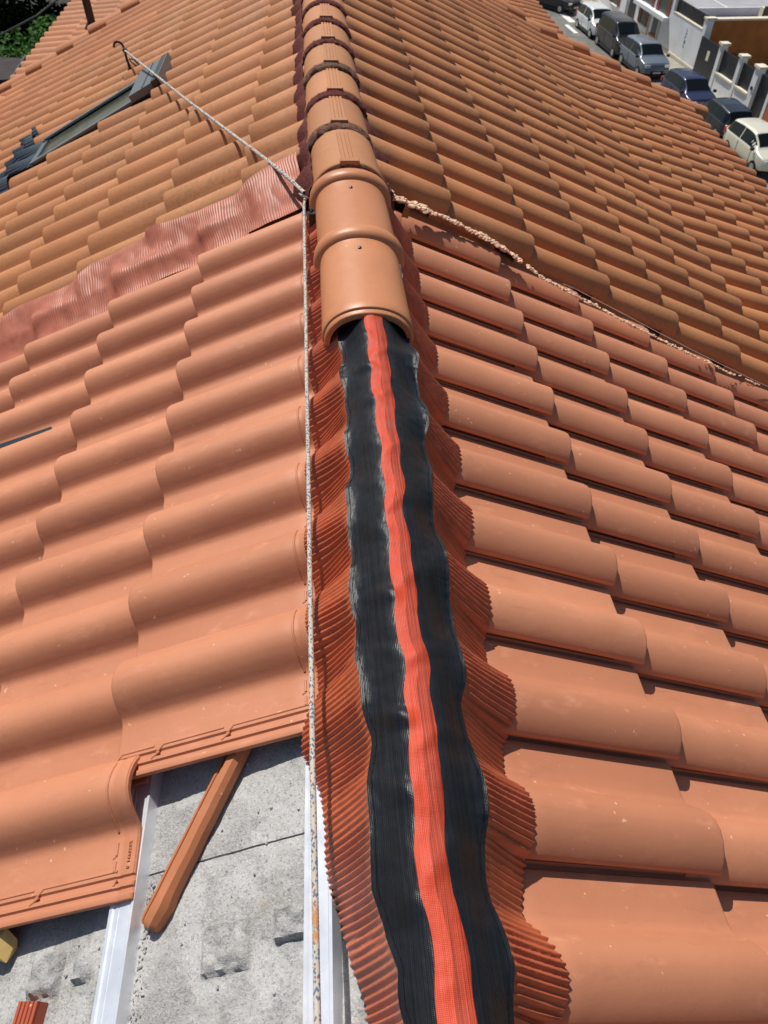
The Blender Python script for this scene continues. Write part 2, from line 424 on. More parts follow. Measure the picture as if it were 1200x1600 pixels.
st_new = [(0, .0025, 0), (-.0025, .0006, 0), (-.006, 0, 0), (-.13, .0002, .001), (-.26, 0, .001), (-.36, 0, 0), (-.392, 0, 0), (-.396, .0015, 0), (-.402, .0015, 0), (-.406, 0, 0), (-.427, .0, 0), (-LEN, .003, 0)]
me_new = tile_mesh('roof_tile', PROF_NEW, st_new, 0.0115, M['clay_new'])
me_det = tile_mesh('roof_tile_head', PROF_NEW, st_new, 0.0115, M['clay_new'], detail=True)
st_old = [(0, .004, 0), (-.006, 0, 0), (-.2, 0, .001), (-LEN, 0, 0)]
me_old = tile_mesh('weathered_roof_tile', PROF_OLD, st_old, 0.012, M['clay_old'])

def tile_matrix(F, i, j, foot, jit=1.3, rng=random):
    ct, st = math.cos(TILT), math.sin(TILT)
    d_, n_ = (F.d, F.n) if j <= F.jb + .5 else (F.d2, (F.d2.cross(F.r) * (1 if F.d2.cross(F.r).z > 0 else -1)).normalized())
    X = d_ * ct + n_ * st; Z = n_ * ct - d_ * st
    Y = Z.cross(X).normalized()
    off = F.P(i, j)
    if F.side < 0: off = off - Y * foot
    off = off + X * rng.uniform(-.002, .002) * jit + Y * rng.uniform(-.0015, .0015) * jit
    m = Matrix((X, Y, Z)).transposed().to_4x4()
    m = m @ Matrix.Rotation(R(rng.uniform(-.35, .35) * jit), 4, 'Z') @ Matrix.Rotation(R(rng.uniform(-.25, .25) * jit), 4, 'Y')
    m.translation = off
    return m

house = thing('house', 'big terracotta tiled house roof with a long ridge, part old tiles and part new tiles', 'house')
def place(me, name, mtx, parent=house):
    o = bpy.data.objects.new(name, me); C.objects.link(o); o.parent = parent; o.matrix_basis = mtx; return o

# how far the real tiles sit from the regular lattice (a slow drift along each course)
def drift(F, i, j):
    if F is RN: return F.P(i, j) , None
# --- newly laid tiles
for j in range(0, 8):
    for i in range(-1, 15):
        place(me_new, 'roof_tile', tile_matrix(RN, i, j, FOOT))
for j in range(0, 7):
    for i in range(-1, 9 if j == 0 else 10):
        last = (i == 8 and j == 0) or (i == 9 and j >= 1)
        place(me_det if last or j == 0 else me_new, 'roof_tile', tile_matrix(LN, i, j, FOOT, 0.6))
# --- weathered tiles: the nearest 300 one by one, the rest joined
cells = []
SKY_I, SKY_J = (-10.6, -8.45), (1.75, 4.45)
for F, rows, cols in ((RO, range(0, -27, -1), range(0, 11)), (LO, range(1, -26, -1), range(0, 17))):
    for i in rows:
        for j in cols:
            if F is LO:
                lo_i, hi_i = i - FOOT / F.w, i + 0.37
                if hi_i > SKY_I[0] + 0.25 and lo_i < SKY_I[1] - 0.25 and 3 <= j <= 5: continue
            p = F.P(i, j)
            dist = (p - cam.location).length
            inv = cam.rotation_euler.to_matrix().transposed() @ (p - cam.location)
            x = 600 + 1198 * inv.x / -inv.z; y = 800 - 1198 * inv.y / -inv.z
            seen = -120 < x < 1320 and y > -40
            cells.append((dist if seen else dist + 1000, F, i, j))
cells.sort(key=lambda c: c[0])
def cut(F, j, m):          # the top course is cut short at the ridge
    return m @ Matrix.Diagonal((.62 if F is LO else .80, 1, 1, 1)) if j == 0 else m
far_rng = random.Random(3)
for _, F, i, j in cells[:300]:
    place(me_old, 'weathered_roof_tile', cut(F, j, tile_matrix(F, i, j, FOOT, 1.3, far_rng)))
LOWPROF = [(0, .012), (.012, .048), (.040, .069), (.075, .073), (.110, .059), (.142, .027), (.170, .011), (.23, .010)]
def far_tiles(items, name, parent, m):
    mb = MB(); n = len(LOWPROF)
    for mtx in items:
        o = len(mb.v)
        for x, dr in ((0, .003), (-.008, 0), (-LEN, 0)):
            for u, h in LOWPROF: mb.v.append(tuple(mtx @ Vector((x, u, h - dr))))
        for a in range(2):
            for b in range(n - 1): mb.f.append((o + a * n + b, o + a * n + b + 1, o + (a + 1) * n + b + 1, o + (a + 1) * n + b))
        o2 = len(mb.v)          # thickness at the tail and along the overlap edge
        for u, h in LOWPROF: mb.v.append(tuple(mtx @ Vector((0, u, h - .018))))
        for b in range(n - 1): mb.f.append((o + b, o2 + b, o2 + b + 1, o + b + 1))
        e = len(mb.v)
        mb.v += [tuple(mtx @ Vector((0, 0, -.006))), tuple(mtx @ Vector((-LEN, 0, -.006)))]
        mb.f.append((o, o + 2 * n, e + 1, e))
    ob = mb.build(name, m, parent, ang=50)
    ob['kind'] = 'stuff'
    return ob
far_tiles([cut(F, j, tile_matrix(F, i, j, FOOT, 1.3, far_rng)) for _, F, i, j in cells[300:]], 'distant_roof_tiles', house, M['clay_old_stuff'])

# --- concrete deck under the tiles
def deck_piece(F, i0, i1, j0, j1, h=-0.088, th=0.03, ni=2, nj=2, hf=None, name='deck_slab'):
    mb = MB(); rows = []
    for a in range(ni + 1):
        row = []
        for b in range(nj + 1):
            i, j = lerp(i0, i1, a / ni), lerp(j0, j1, b / nj)
            row.append(F.P(i, j, h + (hf(i, j) if hf else 0)))
        rows.append(row)
    mb.grid(rows)
    k = [F.P(a, b, h - th) for a, b in ((i0, j0), (i0, j1), (i1, j1), (i1, j0))]
    top = [F.P(a, b, h + (hf(a, b) if hf else 0)) for a, b in ((i0, j0), (i0, j1), (i1, j1), (i1, j0))]
    mb.add(top + k, [(0, 1, 5, 4), (1, 2, 6, 5), (2, 3, 7, 6), (3, 0, 4, 7), (4, 5, 6, 7)])
    return mb.build(name, M['deck'], house, ang=60)
def pad(i, j, ci, cj, wi, wj, hh, soft=0.07):
    a = abs(i - ci) / wi; b = abs(j - cj) / wj
    return hh * (1 - sstep(1 - soft, 1 + soft, a)) * (1 - sstep(1 - soft, 1 + soft, b))
PADS = [(10.04, -.62, .17, .115, .014), (9.98, -.93, .11, .075, .017), (9.92, .345, .15, .085, .016), (9.94, .135, .10, .045, .015), (10.9, -.55, .2, .1, .008), (11.2, .4, .2, .1, .01)]
def deckh(i, j):
    p = LN.P(i, j)
    z = 0.0016 * nz(p.x * 30, p.y * 30) + 0.001 * nz(p.x * 110, p.y * 110, 3)
    for ci, cj, wi, wj, hh in PADS:
        q = pad(i, j, ci, cj, wi, wj, hh)
        if q > 0: z += q * (0.75 + 0.5 * nz(p.x * 60, p.y * 60, 9)) + 0.0025 * abs(nz(p.x * 90, p.y * 90, 4)) * min(1, q / .004)
    # a crumbled groove beside the near batten
    z += 0.004 * abs(nz(p.x * 140, p.y * 140, 1)) * math.exp(-((j + 0.19) / 0.03) ** 2) * sstep(9.6, 9.8, i)
    return z
deck_piece(LN, 8.0, 9.33, -0.10, -1.42, ni=70, nj=110, hf=deckh, h=-.062)
deck_piece(LN, 9.345, 13.5, -0.10, -1.42, h=-0.0625, ni=170, nj=110, hf=deckh)
deck_piece(LN, 8.0, 13.5, -0.085, 1.4, h=-0.063, ni=160, nj=110, hf=deckh)
deck_piece(LN, -2.5, 7.98, -1.42, 16, name='deck_slab')
deck_piece(LN, 8.0, 13.5, 1.42, 16, name='deck_slab')
deck_piece(RN, -1.0, 15.5, -1.55, 17, h=-0.085)
deck_piece(RO, -26.0, 0.4, -1.05, 4.8, h=-0.085); deck_piece(RO, -26.0, 0.4, 4.81, 9.7, h=-0.085)
deck_piece(LO, -25.0, 0.9, -0.95, 16.7, h=-0.085)

dc = MB(); rngd = random.Random(4)
def crumb(mb, c, r, rng):
    bm = bmesh.new()
    for _ in range(11):
        q = Vector((rng.gauss(0, 1), rng.gauss(0, 1), rng.gauss(0, 1))).normalized() * r * rng.uniform(.8, 1.1); bm.verts.new(c + Vector((q.x, q.y, q.z * .7)))
    bmesh.ops.convex_hull(bm, input=bm.verts); bm.verts.index_update()
    used = [f for f in bm.faces]
    mb.add([v.co for v in bm.verts], [[v.index for v in f.verts] for f in used]); bm.free()
for _ in range(260):
    if rngd.random() < .55: i, j = rngd.uniform(9.4, 11.2), -.185 + rngd.gauss(0, .02)
    else: i, j = rngd.uniform(8.6, 11.2), rngd.uniform(-1.0, 1.0)
    if -.16 < j < -.01: continue
    crumb(dc, LN.P(i, j, -.0595), rngd.uniform(.0008, .0036), rngd)
tag(dc.build('mortar_crumbs', M['deck'], smooth=False), kind='stuff')

# --- galvanised battens
def batten(j0, j1, i0, i1, htop=-0.038, hbot=-0.066):
    w = (j1 - j0) * LN.l; o = LN.P(0, j0)
    mtx = Matrix((LN.r, LN.d, LN.n)).transposed().to_4x4(); mtx.translation = o
    def pr(y, z): return (y, z)
    t = htop; g = 0.0025
    a = min(0, w); b = max(0, w)
    prof = [(a - .002, hbot), (a, t + g), (a + .005, t + g), (a + .008, t), (a + .030, t), (a + .0315, t - .002), (a + .033, t), (b - .009, t), (b - .006, t + g), (b, t + g), (b + .002, hbot)]
    mb = MB(); mb.prism(prof, i0 * LN.w, i1 * LN.w, mtx)
    return mb.build('batten', M['alu'], house, smooth=False, recalc=True)
batten(-1.148, -1.022, -2.2, 13.5)
batten(-0.152, -0.020, -2.2, 13.5)
for j in (0.98, 1.98, 2.98): batten(j - .13, j, -2.2, 9.55 if j < 1 else 13.5)

# --- walls and gable closing of the house
hw = MB()
hw.box((-5.7, -3.2, -13.9), (-5.5, 8.5, -2.95)); hw.box((3.3, -3.2, -13.9), (3.5, 8.1, -1.95))
hw.add([(-5.7, -3.2, -13.9), (3.5, -3.2, -13.9), (3.5, -3.2, -1.95), (0.04, -3.2, -0.14), (-5.7, -3.2, -3.1)], [(0, 1, 2, 3, 4)])
hw.add([(-5.7, 8.3, -13.9), (3.5, 8.1, -13.9), (3.5, 8.1, -1.95), (0.04, 8.6, -0.3), (-5.7, 8.3, -3.1)], [(4, 3, 2, 1, 0)])
hw.build('wall', M['house_render'], house, smooth=False)

# --- ridge line centre
def ridge_x(y): return interp(y, [-.3, 1.0, 1.6, 2.1, 2.45, 2.8, 3.3, 4, 9.2], [.043, .046, .041, .038, .030, .017, .008, .004, -.02])

def barrel(rows_spec, closed=True, thick=0.012, n=22):
    """rows_spec: list of (y, half_width, height, zbase, xc); returns MB of an arched shell, crest up"""
    mb = MB(); outer = []; inner = []
    for y, hw_, hh, zb, xc in rows_spec:
        ro = []; ri = []
        for k in range(n + 1):
            t = math.pi * k / n
            cx_ = -math.cos(t); sz = math.sin(t) ** 0.82
            ro.append(Vector((xc + hw_ * cx_, y, zb + hh * sz)))
            ri.append(Vector((xc + (hw_ - thick) * cx_, y, zb + (hh - thick) * sz)))
        outer.append(ro); inner.append(ri[::-1])
    rings = [o_ + i_ for o_, i_ in zip(outer, inner)]; m2 = 2 * (n + 1)
    mb.add([p for r in rings for p in r], [(a * m2 + b, a * m2 + (b + 1) % m2, (a + 1) * m2 + (b + 1) % m2, (a + 1) * m2 + b) for a in range(len(rings) - 1) for b in range(m2)])
    for a in (0, len(rings) - 1):
        o = a * m2
        for b in range(n): mb.f.append((o + b, o + b + 1, o + m2 - 2 - b, o + m2 - 1 - b))
    return mb
def new_cap(y0, length=0.425, zb=-0.008, tw=0.0):
    spec = []
    for s_, hw_, hh in ((0, .1085, .089), (.003, .1105, .0915), (.017, .111, .092), (.0185, .1145, .0965), (.0205, .1155, .0975), (.05, .115, .097), (.15, .1135, .0955), (.30, .112, .094), (.362, .111, .093),
                         (.370, .112, .094), (.374, .119, .101), (.380, .1245, .1065), (.390, .128, .110), (.402, .129, .111), (.414, .128, .110), (.424, .1245, .1065), (.430, .119, .102), (.436, .113, .096), (.44, .110, .093)):
        y = y0 + s_ * length / .44
        spec.append((y, hw_, hh, zb + 0.012 * (s_ / .44) + tw, ridge_x(y)))
    mb = barrel(spec, n=30)
    cap = mb.build('ridge_cap', M['clay_cap'], house, ang=50, recalc=True)
    ys = y0 + .315 * length / .44; xs = ridge_x(ys) - .004
    sc = MB(); z = zb + .0965 + .006 + tw
    sc.tube([(xs, ys, z - .004), (xs, ys - .0002, z + .0025), (xs, ys - .0003, z + .004)], [.0055, .0055, .003], 12)
    sc.build('screw', M['dark'], cap)
    return cap
CAP_Y = 1.625
new_cap(CAP_Y); new_cap(CAP_Y + .368, tw=.004)

# --- old ridge tiles with a raised grooved band, and the mortar under each mouth
old_y = [2.432, 2.795, 3.125, 3.455, 3.795, 4.12, 4.45, 4.78, 5.11, 5.44, 5.77, 6.1, 6.43, 6.76, 7.09, 7.42, 7.75, 8.08, 8.41]
def rough_blob_row(path_rows, name, m, parent, amp=.004, freq=60):
    mb = MB(); rows = []
    for row in path_rows:
        rr = []
        for p in row:
            p = Vector(p)
            d_ = Vector((nz(p.x * freq, p.y * freq, p.z * freq), nz(p.y * freq, p.z * freq, p.x * freq + 7), nz(p.z * freq, p.x * freq, p.y * freq + 3)))
            rr.append(p + d_ * amp)
        rows.append(rr)
    mb.grid(rows)
    return mb.build(name, m, parent, ang=180)
for k, y0 in enumerate(old_y):
    spec = []; dz = -0.004 * k ** 0.5 + random.uniform(-.002, .002); ztop = .118; zb = -0.012
    xo = random.uniform(-.003, .003)
    for s_, hw_, hh in ((0, .1185, .118), (.003, .121, .1205), (.019, .121, .1205), (.023, .1165, .116), (.10, .1155, .115), (.25, .1135, .113), (.372, .1115, .111)):
        y = y0 + s_; spec.append((y, hw_, hh, zb + dz + (.010 - .010 * s_ / .4), ridge_x(y) + xo))
    mb = barrel(spec, n=22, thick=.013)
    cap = mb.build('old_ridge_tile', M['clay_cap_old'], house, ang=45, recalc=True)
    bd = MB()
    crest = lambda s_: zb + dz + (.010 - .010 * s_ / .4) + interp(s_, [0, .025, .1, .25, .372], [.1205, .116, .115, .113, .111])
    for g in range(-2, 2):
        xa = g * .0125 + .0018; xb = xa + .009
        for s0, s1 in ((.018, .285),):
            q = []
            for s_ in (s0, s1):
                xc = ridge_x(y0 + s_) + xo
                for x, z in ((xa, -.012), (xb, -.012), (xb, .0042 - abs(xb) * .05), (xa, .0042 - abs(xa) * .05)): q.append((xc + x, y0 + s_, crest(s_) + z))
            bd.add(q, [(0, 1, 2, 3), (4, 7, 6, 5), (0, 4, 5, 1), (1, 5, 6, 2), (2, 6, 7, 3), (3, 7, 4, 0)])
    xc = ridge_x(y0) + xo
    bd.add([(xc + x, y0 + y, crest(0) + z) for y in (-.001, .019) for x, z in ((-.034, -.01), (.034, -.01), (.028, .0045), (-.028, .0045))], [(3, 2, 1, 0), (4, 5, 6, 7), (0, 1, 5, 4), (1, 2, 6, 5), (2, 3, 7, 6), (3, 0, 4, 7)])
    bd.build('grooved_band', M['clay_cap_old'], cap, smooth=False)
    # mortar filling the mouth
    rows = []
    yy = [(.008, .116), (-.003, .1185), (-.012, .1195), (-.022, .1190), (-.031, .1175), (-.040, .1155), (-.045, .108)]
    if k == 0: yy = [(.010, .112), (-.003, .114), (-.007, .110), (-.010, .098)]
    for dy, rr in yy:
        rows.append([(ridge_x(y0) + xo - (rr + .002) * math.cos(math.pi * t / 40), y0 + dy + .007 * nz(t * .5, k * 3.1), zb + dz + .009 + (rr + .004 * nz(t * .9, k * 1.7, 4)) * math.sin(math.pi * t / 40) ** .82) for t in range(41)])
    rough_blob_row(rows, 'mouth_mortar', M['mortar_old'] if k in (0, 1, 3) else M['maroon'], cap, .0065, 62)
# mortar bedding along both feet of the old ridge tiles
for sd_ in (-1, 1):
    rows = []
    for q in range(0, 200):
        y = 2.47 + q * .031
        wv = .012 * nz(y * 9, sd_ * 4) + .014 * math.sin(y * 2 * math.pi / .2155 + (1.2 if sd_ < 0 else 2.2))
        xc = ridge_x(y) + sd_ * .114
        zs = -.040
        gp = .030 * max(0, nz(y * 3.7, sd_ * 5) + .15) + .012 * abs(nz(y * 11, sd_ * 3)); xc -= sd_ * gp * .4
        rows.append([(xc, y, .036), (xc + sd_ * .008, y, .030 + wv * .4), (xc + sd_ * (.018 + wv * .6), y, .018 + wv * .5), (xc + sd_ * (.034 + wv * 1.2), y, -.002), (xc + sd_ * (.046 + wv * 1.5), y, -.022), (xc + sd_ * (.052 + wv * 1.5), y, -.09)])
    if sd_ > 0: rows = [[(x - .010, y, z) for x, y, z in r] for r in rows]
    rough_blob_row(rows, 'mortar_bedding', M['maroon'], house, .008, 40)
# black box standing in for the shaded void between the flashing, the new tiles and the first new cap
v = MB(); v.box((-.10, 2.40, -.12), (.16, 2.62, -.03)); v.build('ridge_board_and_void', M['black_paint'], house, smooth=False)

# --- verge tiles along both far gable edges
def verge(F, i, jmax, jmin=-0.4):
    k = 0; j = jmin
    while j < jmax:
        mtx = tile_matrix(F, i, j + 1, 0.0, 1.0)
        mb = MB(); n = 10; rows = []
        for x, rr in ((0, .094), (-.006, .098), (-.2, .096), (-.43, .088)):
            rows.append([mtx @ Vector((x, .02 - rr * math.cos(math.pi * t / n), .045 + rr * .62 * math.sin(math.pi * t / n) - (.07 if t in (0, n) else 0))) for t in range(n + 1)])
        mb.grid(rows); c0 = len(mb.v)
        mb.add(rows[0], [tuple(range(n + 1))])
        mb.build('verge_tile', M['clay_old_stuff'], house, ang=50)
        j += 1; k += 1
verge(RO, -26.1, 10.0); verge(LO, -25.1, 16.0)

# --- lower roof of the neighbouring wing behind
wing = thing('neighbour_house', 'lower terracotta roof continuing behind the far gable of the big roof', 'house', (0, 14, -13.9))
def wing_field(side, pitch, z0, y_near, xe, o_=.375):
    d_ = Vector((side * math.cos(pitch), 0, -math.sin(pitch)))
    O = Vector((0, y_near, z0)) + d_ * o_
    return Field(O, (0, -1, 0), d_, 0.2155, 0.375, side), int(xe / math.cos(pitch) / 0.375)
items = []
FR, nr = wing_field(1, R(17), -.60, 8.7, 3.2)
FL, nl = wing_field(-1, R(10), -1.06, 8.5, 3.2, .50)
for F, nj_, nrow in ((FR, nr, 60), (FL, nl, 60)):
    for i in range(2, -nrow, -1):
        for j in range(nj_): items.append(tile_matrix(F, i, j, FOOT, 1.3, far_rng))
far_tiles(items, 'distant_roof_tiles', wing, M['clay_old_stuff'])
wb = MB(); wb.box((-2.95, 8.4, -13.9), (2.95, 22.5, -1.72))
wb.add([(-2.95, y, -1.72) for y in (8.4, 22.5)] + [(2.95, y, -1.72) for y in (8.4, 22.5)] + [(-.2, y, -1.15) for y in (8.4, 22.5)] + [(.1, y, -.72) for y in (8.4, 22.5)], [(0, 4, 6, 2), (1, 3, 7, 5), (0, 1, 5, 4), (4, 5, 7, 6), (6, 7, 3, 2)])
wb.build('wall', M['house_render'], wing, smooth=False)

# ------------------------------------------------------------------ ridge roll: black mesh, red band, pleated flanges
RD = [(1.455, .030, .074, -.033, .147, -.115, .221), (1.313, .029, .072, -.030, .147, -.118, .221), (1.147, .033, .069, -.034, .135, -.123, .219), (1.055, .030, .069, -.038, .127, -.123, .212), (.97, .029, .061, -.042, .132, -.125, .215),
      (.891, .027, .064, -.041, .129, -.124, .212), (.819, .027, .066, -.041, .137, -.122, .220), (.739, .024, .061, -.044, .130, -.122, .214), (.629, .031, .069, -.036, .128, -.128, .222), (.544, .025, .064, -.031, .122, -.113, .205),
      (.475, .022, .065, -.033, .130, -.100, .206), (.387, .020, .059, -.038, .125, -.093, .205), (.339, .018, .059, -.041, .119, -.086, .190), (.308, .018, .059, -.036, .116, -.077, .186), (.279, .024, .063, -.028, .118, -.067, .190), (.237, .027, .069, -.012, .126, -.050, .205), (.179, .024, .068, -.012, .123, -.044, .198), (-.2, .022, .066, -.02, .12, -.05, .195)]
YS = [r[0] for r in RD]
def rd(k, y): return interp(y, YS, [r[k] for r in RD])
def surf(X, Y, right):
    """height of the new tile surface"""
    F = RN if right else LN
    X0 = X; h = .03
    for _ in range(3):
        i, j = F.ij(X0 - F.n.x * h, Y - F.n.y * h)
        base = F.P(i, j).z
        if right: k = math.ceil(i); u = (k - i) * F.w
        else:
            k = math.floor(i + FOOT / F.w); u = (i + FOOT / F.w - k) * F.w
            if k > 8: h = -.03 + .010 * math.cos(2 * math.pi * (i - 8.4)); continue
        dist = -j * F.l if j <= 0 else (1 - (j % 1)) * F.l
        h = prof_h(PROF_NEW, max(.006, min(u, .205))) - dist * math.sin(TILT)
    return base + h * F.n.z
def crest(Y, right, X=None):
    '''0 in the pans, 1 on the crest of the tile rolls beside the ridge'''
    F = RN if right else LN
    X = (.19 if right else -.10) if X is None else X
    tot = 0
    for k_ in range(-2, 3):
        i, j = F.ij(X, Y + k_ * .007)
        if right: u = (math.ceil(i) - i) * F.w
        else:
            k = math.floor(i + FOOT / F.w); u = (i + FOOT / F.w - k) * F.w
        tot += prof_h(PROF_NEW, max(.012, min(u, .205)))
    return (tot / 5 - .009) / .0555
def hump(a):
    a = abs(a); return .074 - .054 * sstep(.012, .088, a)
def wr(x, y, k=0):
    return .0045 * nz(x * 13, y * 16, k) + .0022 * nz(x * 34, y * 42, k + 5)
def roll_z(X, Y):
    c = .5 * (rd(1, Y) + rd(2, Y)); a = X - c
    z = hump(a) + wr(X, Y) * (0.5 + 6 * min(abs(a), .09))
    z += (.019 if a > 0 else .012) * (crest(Y, a > 0) - .55) * sstep(.03, .09, abs(a))
    ph = Y * 2 * math.pi / .125 + 2.2 * nz(Y * 3.3, 1)
    s1 = max(0, math.sin(ph + a * 34)); s2 = max(0, math.sin(ph * .77 + 1.1 - a * 26))
    z += .0062 * s1 ** 3 * math.exp(-((a + .034) / .024) ** 2) * (.4 + abs(nz(Y * 6, 8)) * 2)
    z += .0045 * s2 ** 4 * math.exp(-((a - .004) / .028) ** 2)
    z += .0050 * s2 ** 3 * math.exp(-((a - .055) / .022) ** 2) * (.3 + abs(nz(Y * 5, 2)) * 2)
    z += .0010 * nz(X * 120, Y * 60, 4) * sstep(.02, .03, abs(a))
    return z
PLEAT = .0108
def flange_pt(Y, t, right, flat=False):
    """t = 0 at the black edge, 1 at the free edge"""
    xi = (fBR(Y) - .004) if right else (fBL(Y) + .004)
    xo = rd(6, Y) if right else rd(5, Y)
    cr = crest(Y, right)
    if not right: xo += .007 * sstep(.62, .72, Y)
    xo += (.023 if right else -.021) * (cr - .45) * (1 if (right or Y > .6) else .4) + .0030 * nz(Y * 18, 3 if right else 8) + (.0006 * math.sin(2 * math.pi * Y / PLEAT))
    X = lerp(xi, xo, t)
    zi = roll_z(xi, Y) - .0035
    so = surf(xo, Y, right)
    z = lerp(zi, so + .005, t ** 0.85)
    z = max(z, surf(X, Y, right) + .004) if (right or Y > .64) else z
    # smoother limbs over each roll
    fade = 0.6 + 0.4 * sstep(-.75, .1, math.sin(Y * 2 * math.pi / (RN.w if right else LN.w) + (1.0 if right else 2.6)))
    q = .0029 * math.sin(2 * math.pi * (Y + (.006 if right else -.012) * t + .004 * t * math.sin(Y * 30)) / PLEAT) * (0.1 + .9 * min(1, t * 7)) * fade
    m_ = (so + .005 - zi) / max(.02, abs(xo - xi)); k_ = 1 / math.sqrt(1 + m_ * m_)
    z += q * k_; X += q * k_ * (-m_) * (1 if right else -1)
    return Vector((X, Y, z))
roll = thing('ridge_roll', 'black fabric ridge underlay with a red centre band and pleated red-brown edges', 'ridge roll', (.045, .0, .0))
Y0, Y1 = -.12, 1.98
def strip(name, m, fa, fb, nx, ny, y0=Y0, y1=Y1, dz=0.0, parent=roll):
    mb = MB(); rows = []; uvs = []
    for a in range(ny + 1):
        Y = lerp(y0, y1, a / ny); xa, xb = fa(Y), fb(Y)
        row = []
        for b in range(nx + 1):
            X = lerp(xa, xb, b / nx)
            row.append(Vector((X, Y, roll_z(X, Y) + dz))); uvs.append((X - .045, Y))
        rows.append(row)
    mb.grid(rows)
    me = mb.mesh(name, m, ang=180)
    ul = me.uv_layers.new(name='UVMap')
    for lp in me.loops: ul.data[lp.index].uv = uvs[lp.vertex_index]
    return link(name, me, parent)
wob = lambda Y, s: .0018 * nz(Y * 26, s) + .0022 * nz(Y * 9, s + 4) + .0022 * math.sin(Y * 2 * math.pi / .125 + 2.2 * nz(Y * 3.3, 1))
fRL = lambda Y: rd(1, Y) + wob(Y, 1)
fRM = lambda Y: lerp(rd(1, Y), rd(2, Y), .5) + wob(Y, 1)
fRR = lambda Y: rd(2, Y) + wob(Y, 1)
fBL = lambda Y: rd(3, Y) + wob(Y, 2) - .007 * (crest(Y, False) - .5)
fBR = lambda Y: rd(4, Y) + wob(Y, 3) + .008 * (crest(Y, True) - .5)
strip('mesh_strip', M['black_mesh'], fBL, fRL, 22, 620)
strip('red_band', M['red_band'], fRL, fRM, 6, 620, dz=.0006)
strip('red_band', M['red_band_dark'], fRM, fRR, 6, 620, dz=.0003)
strip('mesh_strip', M['black_mesh'], fRR, fBR, 22, 620)
for fe, s_ in ((fBL, 1), (fBR, -1)):
    for off in (.007,):
        st = MB(); st.tube([(fe(y) + s_ * off, y, roll_z(fe(y) + s_ * off, y) + .0003) for y in [lerp(Y0, Y1, q / 420) for q in range(421)]], .0005, 5)
        st.build('stitching', M['thread'], roll)
for right in (False, True):
    mb = MB(); n = 2600 if False else 1560
    mb.grid([[flange_pt(lerp(Y0, 2.42, a / n), t / 12, right) for t in range(13)] for a in range(n + 1)])
    mb.build('pleated_flange', M['flange'], roll, ang=180)
# ridge board the roll is fixed to
rb = MB(); rb.box((.022, -.6, -.05), (.068, 2.42, .062)); rb.build('ridge_board_and_void', M['black_paint'], house, smooth=False)

# ------------------------------------------------------------------ flashing strip between old and new tiles on the left
fl = MB(); rows = []
nJ, nI = 1000, 28
def surf_old(i, j):
    k = math.floor(i + FOOT / LO.w); u = (i + FOOT / LO.w - k) * LO.w
    if k > 1: return 0.0
    return prof_h(PROF_OLD, u) - (math.ceil(j) - j) * LO.l * math.sin(TILT)
H = []; IJ = []
for a in range(nJ + 1):
    j = lerp(-.60, 4.1, a / nJ)
    edge_t = interp(j, [-.6, -.3, 0, .5, .8, 1.05, 1.8, 1.92, 2.3, 2.7, 3, 4.2], [.75, .8, 1.0, .93, .82, .72, .80, .95, .92, .84, 1.05, .95]) + .02 * nz(j * 11) + .10
    edge_b = interp(j, [-.6, .37, .9, 1.36, 1.80, 2.27, 2.85, 4.2], [2.16, 2.02, 1.90, 1.96, 2.04, 2.01, 1.94, 1.9]) + .02 * nz(j * 9, 5)
    pb = LO.P(edge_b, j); hb_ = (surf(pb.x, pb.y, False) - pb.z) * LO.n.z + .006
    hr, ir = [], []
    for b in range(nI + 1):
        t = b / nI; i = lerp(edge_t, edge_b, t); p0 = LO.P(i, j)
        p1 = LO.P(i, j, .04)
        sl = (surf(p1.x, p1.y, False) - p1.z) * LO.n.z + .04 if p0.y < 2.90 else -1
        so = surf_old(i, j) if i < 1.05 else -1
        tail = (math.ceil(j) - j) * LO.l * math.sin(TILT)
        hr.append([lerp(.078 - tail, hb_, t ** .9), max(so + .005, sl + .008)]); ir.append((i, j))
    H.append(hr); IJ.append(ir)
for b in range(nI + 1):
    col = [H[a][b][1] for a in range(nJ + 1)]
    for a in range(nJ + 1): H[a][b][1] = max(col[max(0, a - 24):a + 5])
cur = [[max(x) for x in r] for r in H]
for _ in range(26):
    nw = []
    for a in range(nJ + 1):
        lo_, hi_ = cur[max(0, a - 3)], cur[min(nJ, a + 3)]; r = cur[a]
        nw.append([max(H[a][b][1], .25 * lo_[b] + .25 * hi_[b] + .25 * r[max(0, b - 1)] + .25 * r[min(nI, b + 1)]) for b in range(nI + 1)])
    cur = nw
for a in range(nJ + 1):
    row = []
    for b in range(nI + 1):
        i, j = IJ[a][b]; t = b / nI
        h = cur[a][b] + .005 * abs(nz(j * 6, i * 3, 2)) * math.sin(math.pi * t)
        h += .007 * math.exp(-((j - 1.52) / .10) ** 2 - ((t - .40) / .14) ** 2)
        h += .0008 * math.sin(2 * math.pi * (j * LO.l + .010 * nz(j * 5, i * 3)) / .0095) * (0.25 + .75 * sstep(-.1, .25, nz(j * 1.3, i * 1.2, 6) + .1))
        row.append(LO.P(i, j, h + .001))
    rows.append(row)
fl.grid(rows)
flo = fl.build('flashing_strip', M['flash'], ang=180)
tag(flo, 'shiny maroon pleated flashing strip between the old brown and the new tiles', 'flashing')

